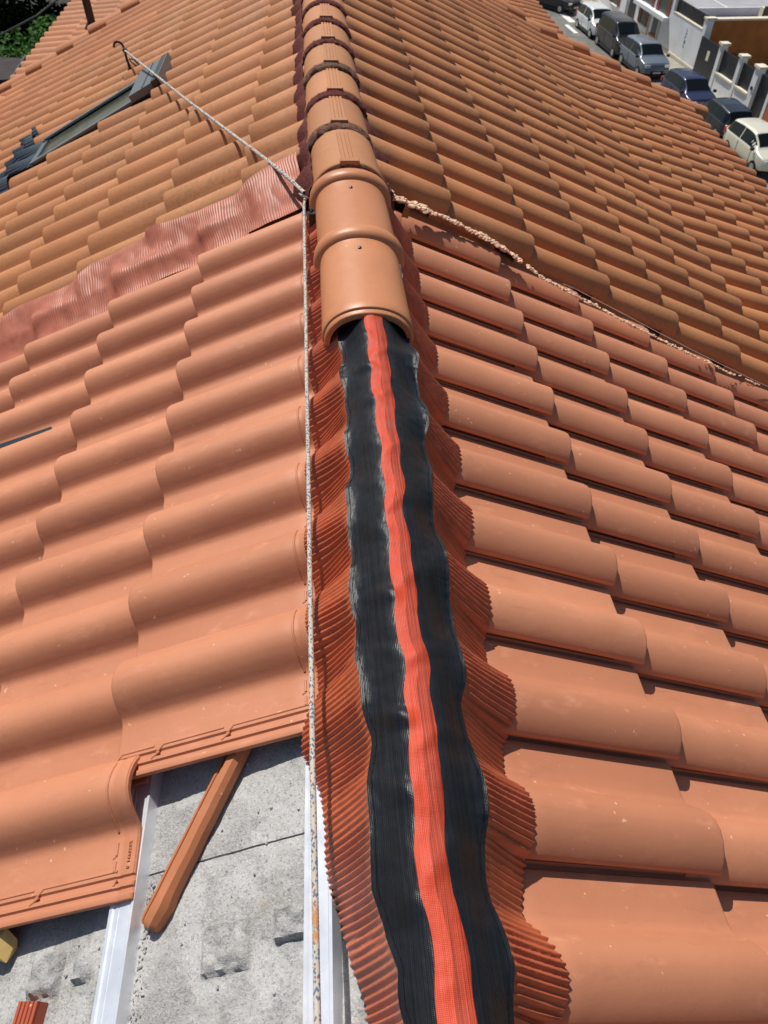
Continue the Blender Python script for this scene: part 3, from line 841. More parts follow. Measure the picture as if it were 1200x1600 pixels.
# ------------------------------------------------------------------ mortar line and cord between new and old tiles on the right
path = [(.150, 2.60, -.02), (.186, 2.608, -.066), (.301, 2.640, -.122), (.403, 2.668, -.175), (.557, 2.675, -.252), (.66, 2.645, -.305), (.71, 2.63, -.335), (.774, 2.60, -.372), (.909, 2.585, -.436), (1.085, 2.585, -.528), (1.271, 2.59, -.622), (1.475, 2.607, -.730), (1.696, 2.632, -.843), (1.953, 2.69, -.976), (2.3, 2.70, -1.16)]
path = [(x * .975, y - .062, z + .028) for x, y, z in path]
ml = MB(); rngm = random.Random(11)
def chunk(mb, c, r, rng):
    v = [Vector((0, 0, 1)), Vector((0, 0, -1))]; o = []
    a0 = rng.random() * 6
    for zz, k in ((.55, 5), (-.1, 7), (-.6, 5)):
        ring = [Vector((math.cos(a0 + 6.283 * q / k) * math.sqrt(1 - zz * zz), math.sin(a0 + 6.283 * q / k) * math.sqrt(1 - zz * zz), zz)) for q in range(k)]
        o.append(ring)
    bm = bmesh.new()
    for p in v + [p for r_ in o for p in r_]:
        q = p * rng.uniform(.72, 1.2); bm.verts.new((c.x + q.x * r[0], c.y + q.y * r[1], c.z + q.z * r[2]))
    ret = bmesh.ops.convex_hull(bm, input=bm.verts)
    bm.verts.index_update(); bm.verts.ensure_lookup_table()
    mb.add([vv.co for vv in bm.verts], [[vv.index for vv in f.verts] for f in bm.faces]); bm.free()
for q in range(1700):
    s_ = rngm.random() ** 1.15
    if .395 < s_ < .43 or .47 < s_ < .48: continue
    t = s_ * (len(path) - 1); k = min(int(t), len(path) - 2); p = Vector(path[k]).lerp(Vector(path[k + 1]), t - k)
    wdt = (1.0 - .55 * s_) * (.55 + 1.1 * abs(nz(s_ * 38, 3))) 
    if s_ > .80 and nz(s_ * 90, 1) > .1: continue
    p += Vector((0, .012 * nz(s_ * 45, 5) + rngm.gauss(0, .0105) * wdt, .003 * nz(s_ * 80, 6) - .004 * rngm.random()))
    r_ = wdt * rngm.uniform(.005, .0135)
    chunk(ml, p, (r_ * rngm.uniform(.9, 1.6), r_, r_ * rngm.uniform(.45, .75)), rngm)
mlo = ml.build('mortar_line', M['mortar_pale'], ang=50)
tag(mlo, 'crumbly pale pink mortar line along the top edge of the new right-hand tiles', 'mortar')
cd = MB(); cp = [(.85, 2.590, -.400), (.909, 2.588, -.425), (1.085, 2.585, -.512), (1.271, 2.590, -.610), (1.475, 2.607, -.720), (1.75, 2.625, -.860), (2.1, 2.64, -1.03)]
cd.tube([(x * .975, y - .058, z + .036) for x, y, z in cp], .0015, 6)
tag(cd.build('cord', M['steel'], ), 'thin pale cord stretched over the mortar line on the right slope', 'cord')
# underlying clay strip shown beneath the mortar
un = MB(); un.grid([[RN.P(lerp(-.70, -.22, a / 5), lerp(-1.1, 8, b / 90), [.072, .074, .070, .064, .058, .030][a] - (1 - ((lerp(-1.1, 8, b / 90)) % 1)) * .375 * math.sin(TILT) + .003 * nz(a * 2.1, b * .7)) for a in range(6)] for b in range(91)])
un.build('edge_strip', M['clay_old'], house)

# ------------------------------------------------------------------ cut tile strip, timber end, red scrap
def basis(o, x, z):
    x = Vector(x).normalized(); z = (Vector(z) - x * Vector(z).dot(x)).normalized(); y = z.cross(x)
    m = Matrix((x, y, z)).transposed().to_4x4(); m.translation = o; return m
A_ = LN.P(9.76, -.225, -.0615); B_ = LN.P(8.20, -.73, -.050)
off = thing('tile_offcut', 'narrow cut piece of terracotta tile lying diagonally on the grey deck', 'tile offcut', A_)
mtx = basis(A_, B_ - A_, LN.n)
L_ = (B_ - A_).length
mb = MB()
prof = [(-.021, 0), (-.021, .017), (-.014, .026), (-.001, .027), (.0005, .019), (.0075, .019), (.009, .012), (.0155, .012), (.0165, .0145), (.0215, .0135), (.022, 0)]
secs = []
for x in [-.004, 0.0, .006, .02, .035, .05] + [lerp(.06, L_, q / 10) for q in range(11)]:
    k = .8 if x < -.001 else (.93 if x < .003 else 1.0)
    bulge = .004 * math.exp(-((x - .035) / .02) ** 2)
    secs.append([mtx @ Vector((x, y * k * (1 + .05 * nz(x * 30, y * 50)) + bulge * (1 if y < 0 else 0) * -1 + .0015 * nz(x * 45, 3) * (y < -.01), z * k + (bulge if z > .02 else 0))) for y, z in prof])
n = len(prof)
mb.add([p for s_ in secs for p in s_], [(a * n + b, a * n + (b + 1) % n, (a + 1) * n + (b + 1) % n, (a + 1) * n + b) for a in range(len(secs) - 1) for b in range(n)] + [tuple(range(n))[::-1]])
mb.build('cut_piece', M['clay_cut'], off, ang=25, recalc=True)
sl_ = MB(); q_ = [LN.P(2.06, 2.0, .017), LN.P(2.24, 1.36, .012), LN.P(2.33, 1.34, .012), LN.P(2.24, 2.0, .014)]
sl_.add(q_ + [p + LN.n * .004 for p in q_], [(0, 3, 2, 1), (4, 5, 6, 7), (0, 1, 5, 4), (1, 2, 6, 5), (2, 3, 7, 6), (3, 0, 4, 7)])  # flat dark plate in place of the shade in an open tile gap
tag(sl_.build('gap_shadow_plate', M['dark'], smooth=False, recalc=True), 'thin dark plate standing in for a shadowed gap between tiles at the left picture edge', 'strip')
# clay nib beside the corner of the headed tile
nib = MB(); q0 = LN.P(8.42, -.14, -.030)
nib.tube([q0 + LN.d * .02, q0 + LN.d * -.004, q0 - LN.d * .012, q0 - LN.d * .020 - LN.n * .003], [.014, .014, .012, .006], 10)
nib.build('hanging_nib', M['clay_new'], house, ang=50)

tA = LN.P(9.66, .555, -.050); tdir = (LN.d * 1.0 - LN.r * .33)
mt = basis(tA, tdir, LN.n)
tw = MB(); tw.add([mt @ Vector(p) for p in [(-.004, -.012, .004), (.010, -.024, .026), (.012, .018, .028), (-.002, .026, .004), (.30, -.012, .004), (.30, -.024, .026), (.30, .018, .028), (.30, .026, .004), (.004, .0, -.012), (.30, .0, -.012)]],
       [(0, 1, 2, 3), (0, 4, 5, 1), (1, 5, 6, 2), (2, 6, 7, 3), (0, 3, 8), (3, 7, 9, 8), (0, 8, 9, 4), (4, 9, 7, 6, 5)])
tag(tw.build('timber_offcut', M['wood'], smooth=False, recalc=True), 'yellow bare timber stick end lying on the deck at the lower left edge', 'timber')

sc_o = LN.P(10.13, .365, -.0615)
scr = thing('ribbed_tile_scrap', 'small red ribbed clay scrap on the grey deck in the bottom left corner', 'tile scrap', sc_o)
ms = basis(sc_o, LN.r * 1.0 + LN.d * .12, LN.n)
sb = MB(); pr = []
for q in range(5):
    y = -.020 + q * .009; pr += [(y, .022), (y + .0055, .022), (y + .0065, .018), (y + .008, .018)]
pr += [(.024, .022), (.024, 0), (-.020, 0)]
sb.prism(pr, 0, .16, ms); sb.build('ribbed_piece', M['clay_scrap'], scr, smooth=False, recalc=True)

# embossed marking on the exposed tile head (raised clay letters)
tm = tile_matrix(LN, 9, 1, FOOT, 0)
fc = bpy.data.curves.new('embossed_marking', 'FONT'); fc.body = 'K0T0934  8'; fc.size = .0085; fc.extrude = .0009; fc.space_character = 1.15
fo = bpy.data.objects.new('tmp_text', fc); C.objects.link(fo)
dg = bpy.context.evaluated_depsgraph_get(); tme = bpy.data.meshes.new_from_object(fo.evaluated_get(dg)); bpy.data.objects.remove(fo)
tme.materials.append(M['clay_new'])
emb = link('embossed_marking', tme, house)
emb.matrix_basis = tm @ Matrix.Translation((-.4135, .150, .0094)) @ Matrix.Rotation(R(90), 4, 'Z')
emb['kind'] = 'stuff'

# ------------------------------------------------------------------ ropes, ring, hook
def rope_mesh(name, pts, rad, m, cell=.0048, n_round=8):
    mb = MB(); pts = [Vector(p) for p in pts]
    # resample
    out = [pts[0]]; 
    for a, b in zip(pts[:-1], pts[1:]):
        k = max(1, int((b - a).length / (cell / 3.0)))
        out += [a.lerp(b, (q + 1) / k) for q in range(k)]
    seg = 16; vs = []; uvs = []; L = 0
    up = Vector((0, 0, 1))
    for k, p in enumerate(out):
        if k: L += (out[k] - out[k - 1]).length
        t = (out[min(k + 1, len(out) - 1)] - out[max(k - 1, 0)]).normalized()
        a = t.cross(up).normalized(); b = a.cross(t)
        for i in range(seg + 1):
            q = 2 * math.pi * i / seg
            u = i / seg * n_round; v_ = L / cell
            bul = abs(math.sin(math.pi * (u + v_))) * .5 + abs(math.sin(math.pi * (u - v_))) * .5
            rr_ = rad * (.90 + .13 * bul)
            vs.append(p + (a * math.cos(q) + b * math.sin(q)) * rr_); uvs.append((u, v_))
    w_ = seg + 1
    mb.add(vs, [(k * w_ + i, k * w_ + i + 1, (k + 1) * w_ + i + 1, (k + 1) * w_ + i) for k in range(len(out) - 1) for i in range(seg)])
    me = mb.mesh(name, m, ang=180)
    ul = me.uv_layers.new(name='UVMap')
    for lp in me.loops: ul.data[lp.index].uv = uvs[lp.vertex_index]
    return me
ringp = Vector((-.112, 2.452, .004))
hookp = Vector((-1.281, 5.765, -.482))
near_pts = [ringp + Vector((0, -.012, -.004))] + [Vector((-.1145 + .0008 * nz(y * 3), y, lerp(-.004, -.026, (2.44 - y) / 2.2) + .0008 * nz(y * 5, 2))) for y in [2.40 - .1 * q for q in range(27)]]
ro1 = link('safety_rope', rope_mesh('safety_rope', near_pts, .0047, M['rope']))
tag(ro1, 'braided pale rope with blue and red flecks running straight beside the ridge', 'rope')
far_pts = [hookp, hookp.lerp(ringp, .5) + Vector((0, 0, .004)), hookp.lerp(ringp, .72) + Vector((0, 0, .014)), hookp.lerp(ringp, .88) + Vector((0, 0, .022)), hookp.lerp(ringp, .96) + Vector((0, 0, .018)), ringp + Vector((0, 0, .012))]
ro2 = link('anchor_rope', rope_mesh('anchor_rope', far_pts, .0062, M['rope'], cell=.014))
tag(ro2, 'taut white rope slanting from the black roof hook down to the steel ring', 'rope')
rg = MB(); pc = []
rn = Vector((.45, .35, .82)).normalized(); ra = rn.cross(Vector((0, 0, 1))).normalized(); rb_ = rn.cross(ra)
rg.tube([ringp + (ra * math.cos(q) + rb_ * math.sin(q)) * .019 for q in [2 * math.pi * k / 24 for k in range(25)]], .0032, 10)
tag(rg.build('steel_ring', M['steel']), 'small shiny steel ring joining the two ropes beside the first ridge cap', 'ring')
rp = MB(); rp.tube([ringp + Vector((.02, -.004, -.004)), ringp + Vector((.03, -.006, -.03)), ringp + Vector((.034, -.02, -.05))], .004, 8)
tag(rp.build('anchor_eye', M['steel']), 'bent steel anchor eye beneath the ring at the ridge cap', 'anchor')

hk = thing('roof_hook', 'black curved roof hook standing on the old tiles above the skylight', 'roof hook', (-1.27, 5.765, -.60))
hb = MB(); hp = [(-1.268, 5.765, -.60), (-1.272, 5.765, -.565), (-1.279, 5.765, -.531), (-1.282, 5.765, -.486), (-1.285, 5.765, -.462), (-1.293, 5.765, -.444), (-1.305, 5.765, -.434), (-1.320, 5.765, -.431), (-1.334, 5.765, -.436), (-1.343, 5.765, -.448), (-1.346, 5.765, -.464)]
hb.tube(hp, [.013, .0095, .008, .0075, .0075, .0075, .0075, .0075, .0075, .0075, .0072], 10)
hb.build('hook_bar', M['black_paint'], hk)
fb = MB(); fb.tube([(-1.262, 5.765, -.635), (-1.264, 5.765, -.612), (-1.268, 5.765, -.597), (-1.27, 5.765, -.585)], [.07, .045, .02, .010], 12)
fb.build('sealed_base', M['maroon'], hk, ang=60)
kt = MB(); kt.tube([hookp + (Vector((.012 * math.cos(q), .003 * math.sin(q * 3), .010 * math.sin(q)))) for q in [k * .6 for k in range(22)]], .0055, 8)
tag(link('rope_knot', rope_mesh('rope_knot', [hookp + Vector((.013 * math.cos(q), .004 * math.sin(q * 3), .012 * math.sin(q) + .003 * q / 6)) for q in [k * .5 for k in range(26)]], .0055, M['rope'], cell=.02)), 'knot of white rope tied round the stem of the black roof hook', 'knot')
cb_ = MB(); cc = Vector((-1.229, 5.74, -.545))
cb_.tube([cc + Vector((.026 * math.cos(q), 0, .014 * math.sin(q))).lerp(Vector((0, 0, 0)), 0) - Vector((0, 0, .018 * math.cos(q))) for q in [2 * math.pi * k / 16 for k in range(17)]], .0045, 8)
tag(cb_.build('carabiner', M['dark']), 'small dark carabiner hanging on the rope just below the roof hook', 'carabiner')

# ------------------------------------------------------------------ skylight
sk = thing('skylight', 'grey framed roof window sunk in the old tiles on the left slope', 'skylight', LO.P(-9.5, 3.2, 0))
smx = Matrix((LO.d, -LO.r * -1, LO.n)).transposed().to_4x4(); smx.translation = LO.P(0, 0)
def sbox(j0, j1, i0, i1, h0, h1, name, m, parent=sk):
    b = MB(); b.box((j0 * LO.l, i0 * LO.w, h0), (j1 * LO.l, i1 * LO.w, h1), smx)
    return b.build(name, m, parent, smooth=False, recalc=True)
J0, J1, I0, I1 = 1.98, 4.40, -10.50, -8.50
sbox(J0, J1, I0, I0 + .10, -.03, .058, 'side_frame', M['dark']); sbox(J0, J1, I1 - .10, I1, -.03, .058, 'side_frame', M['dark'])
sbox(J0, J1, I0 - .01, I0 + .17, .058, .070, 'cladding_rail', M['slate_alu']); sbox(J0, J1 - .02, I1 - .18, I1 + .01, .058, .070, 'cladding_rail', M['slate_alu'])
sbox(J0, J1, I0 + .33, I0 + .37, .062, .070, 'seal', M['dark'])
sbox(J1 - .10, J1 + .02, I0, I1, .045, .064, 'bottom_rail', M['slate_alu']); sbox(J0, J1, I0 + .1, I1 - .1, .03, .05, 'glass_pane', M['sky_glass'])
sbox(J0 - .12, J0 + .38, I0 - .05, I1 + .05, .060, .098, 'hood', M['slate_alu'])
sbox(J0 + .12, J0 + .135, I0 - .02, I1 + .03, .098, .101, 'hood_seam', M['dark'])
sbox(J0 - .14, J0 - .04, I0 - .06, I1 + .07, .02, .104, 'hood_edge', M['dark']); sbox(J0 - .17, J0 - .15, I0 - .04, I1 + .05, .02, .106, 'hood_edge', M['slate_alu'])
ap = MB(); rows = []
def surf_o2(i, j):
    k = math.floor(i + FOOT / LO.w); u = (i + FOOT / LO.w - k) * LO.w
    return prof_h(PROF_OLD, u) - (math.ceil(j) - j) * LO.l * math.sin(TILT), prof_h(PROF_OLD, u)
for a in range(421):
    i = lerp(-12.3, -7.3, a / 420); row = []
    inside = I0 - .1 < i < I1 + .1
    ph = surf_o2(i, 5)[1]
    jtop = 4.32 if inside else 4.62 + .1 * abs(i + 9.5)
    jend = 5.05 + .22 * (ph / .07) + .05 * nz(i * 2)
    if not inside: jend = min(5.4, jend + .03)
    jtop = min(jtop, jend - .30)
    for b in range(15):
        t = b / 14; j = lerp(jtop, jend, t)
        so, p_ = surf_o2(i, max(j, 4.02))
        if inside: h = lerp(.060, max(.014 + p_ * .8, so + .013), sstep(0, .55, t))
        else: h = max(so, .0) + .020
        h += .0028 * math.sin(2 * math.pi * a / 5.2) * min(1, .3 + t)
        row.append(LO.P(i, j, h))
    rows.append(row)
ap.grid(rows); ap.build('pleated_apron', M['apron'], sk, ang=180)

# black vent pipe on the far wing
vp = MB(); vb = Vector((-2.50, 10.15, -1.45)); vp.cyl(vb, vb + Vector((-.03, 0, .75)), .045)
vp.tube([vb + Vector((0, 0, -.15)), vb + Vector((0, 0, .0)), vb + Vector((0, 0, .06))], [.10, .09, .05], 12)
tag(vp.build('vent_pipe', M['black_paint'], ang=50), 'black vent pipe standing on the far lower roof at top left', 'pipe')

# ------------------------------------------------------------------ street level
G = -13.9
gd = MB(); gd.box((-300, -200, G - 1), (300, 400, G)); tag(gd.build('ground', M['earth'], smooth=False), kind='structure')
SO = Vector((19.65, 52.0, G)); SD = Vector((-.094, 1, 0)).normalized(); SP = Vector((SD.y, -SD.x, 0))
def S(a, b, z=0.0): return SO + SD * a + SP * b + Vector((0, 0, z))     # a along the street (away), b towards the far houses
smt = Matrix((SP, SD, Vector((0, 0, 1)))).transposed().to_4x4(); smt.translation = SO
def street_box(b0, b1, a0, a1, z0, z1, name, m, parent=None, **kw):
    q = MB(); q.box((b0, a0, z0), (b1, a1, z1), smt); return q.build(name, m, parent, smooth=False, **kw)
tag(street_box(-7.5, 2.15, -60, 120, -.3, .02, 'road', M['asphalt']), kind='structure')
tag(street_box(2.15, 2.3, -60, 24, -.3, .15, 'kerb', M['kerb']), kind='structure')
tag(street_box(2.3, 3.8, -60, 24, -.3, .14, 'pavement', M['paving']), kind='structure')
tag(street_box(-12, -7.5, -60, 120, -.3, .14, 'near_pavement', M['paving']), kind='structure')
for (b0, b1, a0, a1) in ((.05, .55, 10.6, 14.2), (-.55, -.25, 7.9, 10.0), (1.2, 1.7, 11.2, 15.0), (-.2, .3, 16.4, 19.5)):
    tag(street_box(b0, b1, a0, a1, .02, .024, 'road_marking', M['paint']), kind='structure')

def car(name, label, color, pos_a, pos_b, L=3.9, W=1.72, H=1.5, kind='hatch', face=-1, rough=.25, yaw=0.0):
    paint = mat('car_paint_' + name, color, rough, metal=.25, spec=.6)
    paint.node_tree.nodes['Principled BSDF'].inputs['Coat Weight'].default_value = .5
    o = S(pos_a, pos_b, .02)
    t = thing('parked_car', label, 'car', o, 'cars parked along the street')
    t.rotation_euler = (0, 0, math.atan2(SD.y * face, SD.x * face) + yaw)
    bpy.context.view_layer.update()
    hl, w = L / 2, W / 2
    if kind == 'van':   tops = [(-hl, .62), (-hl + .04, H * .62), (-hl + .12, H * .93), (-hl + .35, H), (0, H + .02), (hl * .28, H * .985), (hl * .62, H * .70), (hl * .68, H * .64), (hl * .92, H * .54), (hl - .03, H * .42), (hl, .40)]
    elif kind == 'sedan': tops = [(-hl, .55), (-hl + .05, H * .64), (-hl + .5, H * .70), (-hl * .45, H * .92), (-hl * .2, H), (hl * .1, H), (hl * .25, H * .97), (hl * .56, H * .70), (hl * .62, H * .66), (hl * .9, H * .55), (hl - .03, H * .44), (hl, .38)]
    else: tops = [(-hl, .60), (-hl + .05, H * .64), (-hl + .14, H * .72), (-hl + .45, H * .95), (-hl * .35, H), (hl * .05, H), (hl * .2, H * .975), (hl * .52, H * .70), (hl * .58, H * .655), (hl * .9, H * .55), (hl - .03, H * .44), (hl, .38)]
    xs = sorted(set([p[0] for p in tops] + [lerp(-hl, hl, k / 26) for k in range(27)]))
    belt = H * .60
    def sect(x):
        zt = interp(x, [p[0] for p in tops], [p[1] for p in tops])
        e = min(1, (hl - abs(x)) / .55); ew = w * (.80 + .20 * math.sqrt(max(0, e)))
        zb = min(belt, zt - .05); cab = sstep(belt + .03, belt + .35, zt)
        wr_ = lerp(ew * .86, ew * .74, cab)
        zl = .22 + .10 * (1 - min(1, e * 2))
        return [(ew * .88, zl), (ew * .985, zl + .10), (ew, lerp(zl, zb, .55)), (ew * .985, zb - .03), (ew * .955, zb), (lerp(ew * .955, wr_, .55), lerp(zb, zt, .55)), (wr_, zt - .045), (wr_ * .78, zt - .008), (0, zt + .012)]
    S_ = [sect(x) for x in xs]
    mb = MB(); rows = []
    for x, s_ in zip(xs, S_): rows.append([Vector((x, y, z)) for y, z in s_] + [Vector((x, -y, z)) for y, z in s_[-2::-1]])
    mb.grid(rows)
    n = len(rows[0]); mb.f.append(tuple(range(n))); o2 = (len(rows) - 1) * n; mb.f.append(tuple(range(o2, o2 + n))[::-1])
    mb.f.append(tuple([0] + [k * n for k in range(1, len(rows))] + [k * n + n - 1 for k in range(len(rows) - 1, -1, -1)]))
    def child(nm, me): 
        c_ = bpy.data.objects.new(nm, me); C.objects.link(c_); c_.parent = t; return c_
    bo = child('body', mb.mesh('body', paint, ang=60, recalc=True))
    ss = bo.modifiers.new('round', 'SUBSURF'); ss.levels = 2; ss.render_levels = 2
    def at(x, k, f):      # point on the shell between profile points k and k+1
        s_ = sect(x); a, b = s_[k], s_[k + 1]; return lerp(a[0], b[0], f), lerp(a[1], b[1], f)
    def panel(nm, m_, quads, off=.012):
        g = MB()
        for qd in quads: g.add(qd, [(0, 1, 2, 3)])
        child(nm, g.mesh(nm, m_, ang=60))
    cabx = [x for x in xs if interp(x, [p[0] for p in tops], [p[1] for p in tops]) > belt + .16]
    xa, xb = cabx[0] + .10, cabx[-1] - .02
    for sgn in (1, -1):
        for (u0, u1) in ((xa, (xa + xb) / 2 - .05), ((xa + xb) / 2 + .02, xb)):
            qs = []; kk = 8
            for q_ in range(kk):
                x0, x1 = lerp(u0, u1, q_ / kk), lerp(u0, u1, (q_ + 1) / kk)
                def sp(x, top):
                    y, z = (at(x, 5, .80) if top else at(x, 4, .12)); return Vector((x, sgn * (y + .012), z))
                qs.append([sp(x0, 0), sp(x1, 0), sp(x1, 1), sp(x0, 1)])
            panel('side_window', M['glass'], qs)
    def cross(x0, x1, nm, m_):
        qs = []
        for q_ in range(4):
            a, b = lerp(x0, x1, q_ / 4), lerp(x0, x1, (q_ + 1) / 4)
            for (f0, f1) in ((-.93, -.5), (-.5, 0), (0, .5), (.5, .93)):
                def tp(x, f):
                    s_ = sect(x); wr_ = s_[6][0]; zt = s_[8][1]
                    return Vector((x + (.010 if x1 > 0 else -.010), wr_ * f, zt - .045 * (abs(f) ** 3) + .010))
                qs.append([tp(a, f0), tp(b, f0), tp(b, f1), tp(a, f1)])
        panel(nm, m_, qs)
    fx = {'van': (hl * .32, hl * .60), 'sedan': (hl * .28, hl * .545)}.get(kind, (hl * .23, hl * .51))
    cross(fx[0], fx[1], 'windscreen', M['glass'])
    rx_ = {'van': (-hl + .05, -hl + .12), 'sedan': (-hl + .52, -hl * .47)}.get(kind, (-hl + .15, -hl + .42))
    cross(rx_[0], rx_[1], 'rear_window', M['glass'])
    for sx in (hl * .63, -hl * .62):
        for sy in (1, -1):
            g = MB(); g.cyl((sx, sy * (w - .17), .30), (sx, sy * (w + .004), .30), .30, seg=20); tyre = child('tyre', g.mesh('tyre', M['tyre'], ang=40))
            g = MB(); g.cyl((sx, sy * (w - .02), .30), (sx, sy * (w + .012), .30), .185, seg=16)
            rim = child('rim', g.mesh('rim', M['rim'], ang=40))
    for sy in (1, -1):
        for xd in ((xa + xb) / 2 - .02, xb - .12, xa + .05):
            g = MB(); ys_ = sect(xd)[2][0] + .004; g.box((xd - .008, sy * (ys_ - .01), .34), (xd + .008, sy * ys_, belt - .06)); child('door_seam', g.mesh('door_seam', M['trim'], smooth=False))
        g = MB(); ys_ = w + .004; g.box((-hl * .48, sy * (ys_ - .06), .17), (hl * .48, sy * ys_, .26)); child('sill', g.mesh('sill', M['trim'], smooth=False))
        g = MB(); g.box((hl - .30, sy * w * .50, H * .42), (hl - .045, sy * w * .86, H * .50)); child('headlight', g.mesh('headlight', M['chrome'], smooth=False))
        g = MB(); g.box((-hl + .02, sy * w * .72, H * .46), (-hl + .16, sy * w * .93, H * .60)); child('tail_light', g.mesh('tail_light', M['red_lamp'], smooth=False))
        g = MB(); g.box((fx[1] - .10, sy * (w + .02), belt + .02), (fx[1] + .05, sy * (w + .17), belt + .15)); child('mirror', g.mesh('mirror', paint if kind != 'hatch' else M['trim'], smooth=False))
    g = MB(); g.box((hl - .10, -w * .45, .36), (hl + .012, w * .45, .50)); child('grille', g.mesh('grille', M['trim'], smooth=False))
    g = MB(); g.box((hl - .05, -w * .78, .20), (hl + .008, w * .78, .30)); child('bumper', g.mesh('bumper', M['trim'], smooth=False))
    g = MB(); g.box((hl, -.25, .37), (hl + .02, .25, .46)); child('number_plate', g.mesh('number_plate', M['plate'], smooth=False))
    g = MB(); g.box((-hl - .012, -.25, .50), (-hl + .05, .25, .60)); child('number_plate', g.mesh('number_plate', M['plate'], smooth=False))
    return t
car('white', 'white small car parked farthest down the street in front of the crossing', (.80, .82, .82), 7.9, .92, L=4.0, W=1.78, H=1.6)
car('van', 'dark tall people carrier parked between the white and the grey car', (.022, .020, .022), 3.75, .92, L=4.35, W=1.88, H=1.85, kind='van')
car('grey', 'metallic grey hatchback parked behind the dark people carrier, front facing', (.17, .20, .24), -.15, 1.0, L=4.1, W=1.84, H=1.62, rough=.3)
car('navy', 'dark navy blue hatchback parked by the black gate', (.025, .03, .075), -6.3, 1.05, L=4.0, W=1.8, H=1.5)
car('black', 'black car with its rear towards us parked by the low fence', (.022, .024, .03), -10.2, 1.1, L=4.0, W=1.8, H=1.5, face=1)
car('cream', 'cream white car at the right edge of the picture', (.84, .80, .62), -14.5, .85, L=4.1, W=1.85, H=1.6)
car('far', 'black car parked at the top edge beyond the white car', (.02, .02, .022), 14.5, .2, L=4.2, W=1.8, H=1.5, yaw=.5)

# ------------------------------------------------------------------ white house opposite
opp = thing('white_house', 'white rendered house with brown shutters and a roof terrace across the street', 'house', S(8, 6, 0))
WB = 3.9      # street facade offset
WF = 3.52
def ob(b0, b1, a0, a1, z0, z1, name, m): return street_box(b0, b1, a0, a1, z0, z1, name, m, opp)
AC = -1.25
ob(WB, WB + .35, AC, 24, 0, 2.35, 'wall', M['white_wall'])
ob(WB, WB + .35, AC, -.95, 2.35, 2.95, 'parapet_pillar', M['white_wall'])
ob(WB - .06, WB + .6, AC - .06, -.9, 2.95, 3.05, 'pillar_cap', M['cream'])
ob(WB, WB + .35, 3.1, 24, 2.35, 5.6, 'wall', M['white_wall'])
ob(WB - .02, WB + .37, -.94, 3.08, 2.35, 2.42, 'coping', M['cream'])
for k in range(17):
    a = -.9 + k * .235
    ob(WB + .14, WB + .19, a, a + .16, 2.44, 3.05, 'railing_bar', M['gate'])
ob(WB + .13, WB + .20, -.95, 3.1, 3.05, 3.10, 'railing_rail', M['gate'])
ob(WB + .35, WB + 12, AC + .02, 24, 2.1, 2.3, 'terrace_floor', M['grey_floor'])
ob(WB + .36, WB + 12, AC, AC + .3, 0.9, 2.9, 'side_wall', M['orange_wall'])
ob(WB + .36, WB + 12, AC - .012, AC + .29, 0, .9, 'side_wall', M['orange_wall'])
ob(WB + 1.6, WB + 3.4, AC - .05, AC - .013, .85, 1.12, 'stain_ledge', M['orange_low'])
ob(WB - .0, WB + .42, AC - .10, AC - .003, 0, 2.94, 'corner_pilaster', M['white_wall'])
ob(WB + .45, WB + 12, AC - .06, AC + .36, 2.9, 3.0, 'side_coping', M['cream'])
ob(WB + 1.2, WB + 12, 2.2, 2.3, 2.3, 2.75, 'low_kerb', M['white_wall'])
ob(WB + 4.2, WB + 4.3, 3.0, 9, 2.3, 2.34, 'painted_line', M['paint'])
ob(WB + 4.6, WB + 5.0, .5, .9, 2.3, 3.1, 'chimney', M['cream'])
ob(WB + 4.62, WB + 4.98, .44, .5, 2.6, 3.2, 'chimney_vent', M['grille'])
# windows with brown shutters
for (a0, a1, z0, z1, kind) in ((4.75, 5.5, .62, 1.5, 'g'), (6.6, 7.4, .75, 1.62, 's'), (3.95, 5.1, 2.0, 3.3, 's'), (6.3, 7.5, 2.0, 3.3, 's'), (11.6, 12.6, .8, 2.1, 's')):
    ob(WB - .02, WB + .02, a0, a1, z0, z1, 'window', M['grille'])
    if kind == 's':
        for sa in (a0 - .42, a1 + .02): ob(WB - .05, WB - .02, sa, sa + .40, z0 - .02, z1 + .05, 'shutter', M['shutter'])
        ob(WB - .10, WB + .02, a0 - .1, a1 + .1, z0 - .12, z0 - .04, 'window_sill', M['white_wall'])
    else: ob(WB - .10, WB + .02, a0 - .1, a1 + .1, z0 - .16, z0 - .02, 'window_sill', M['brick'])
ob(WB - .38, WB, 3.4, 8.3, 1.72, 1.95, 'balcony_slab', M['white_wall'])
ob(WB - .03, WB + .02, 8.5, 9.6, 0, 2.2, 'door', M['gate'])
ob(WB - .04, WB, AC, 24, 0, .32, 'plinth', M['cream'])
for k, a in enumerate((4.45, 6.0, 9.9)):
    q = MB(); q.cyl(S(a, WB - .06, 0), S(a, WB - .06, 1.7), .05, seg=8); q.build('downpipe', M['kerb'], opp)
# blue sign lettering painted on the white wall, stacked letters
for k in range(5):
    z = 1.85 - k * .22; a = .80 + .0 * k
    g = MB()
    shapes = [[(0, 0, .16, .04), (0, 0, .04, .18)], [(0, .05, .15, .15)], [(0, 0, .05, .19), (0, .14, .15, .19)], [(0, 0, .17, .18)], [(0, 0, .14, .05), (.04, 0, .09, .18)]][k]
    for (x0, y0, x1, y1) in shapes: g.box((WB - .006, a - x1, z + y0), (WB + .001, a - x0, z + y1), smt)
    g.build('blue_letter', M['blue_sign'], opp, smooth=False)

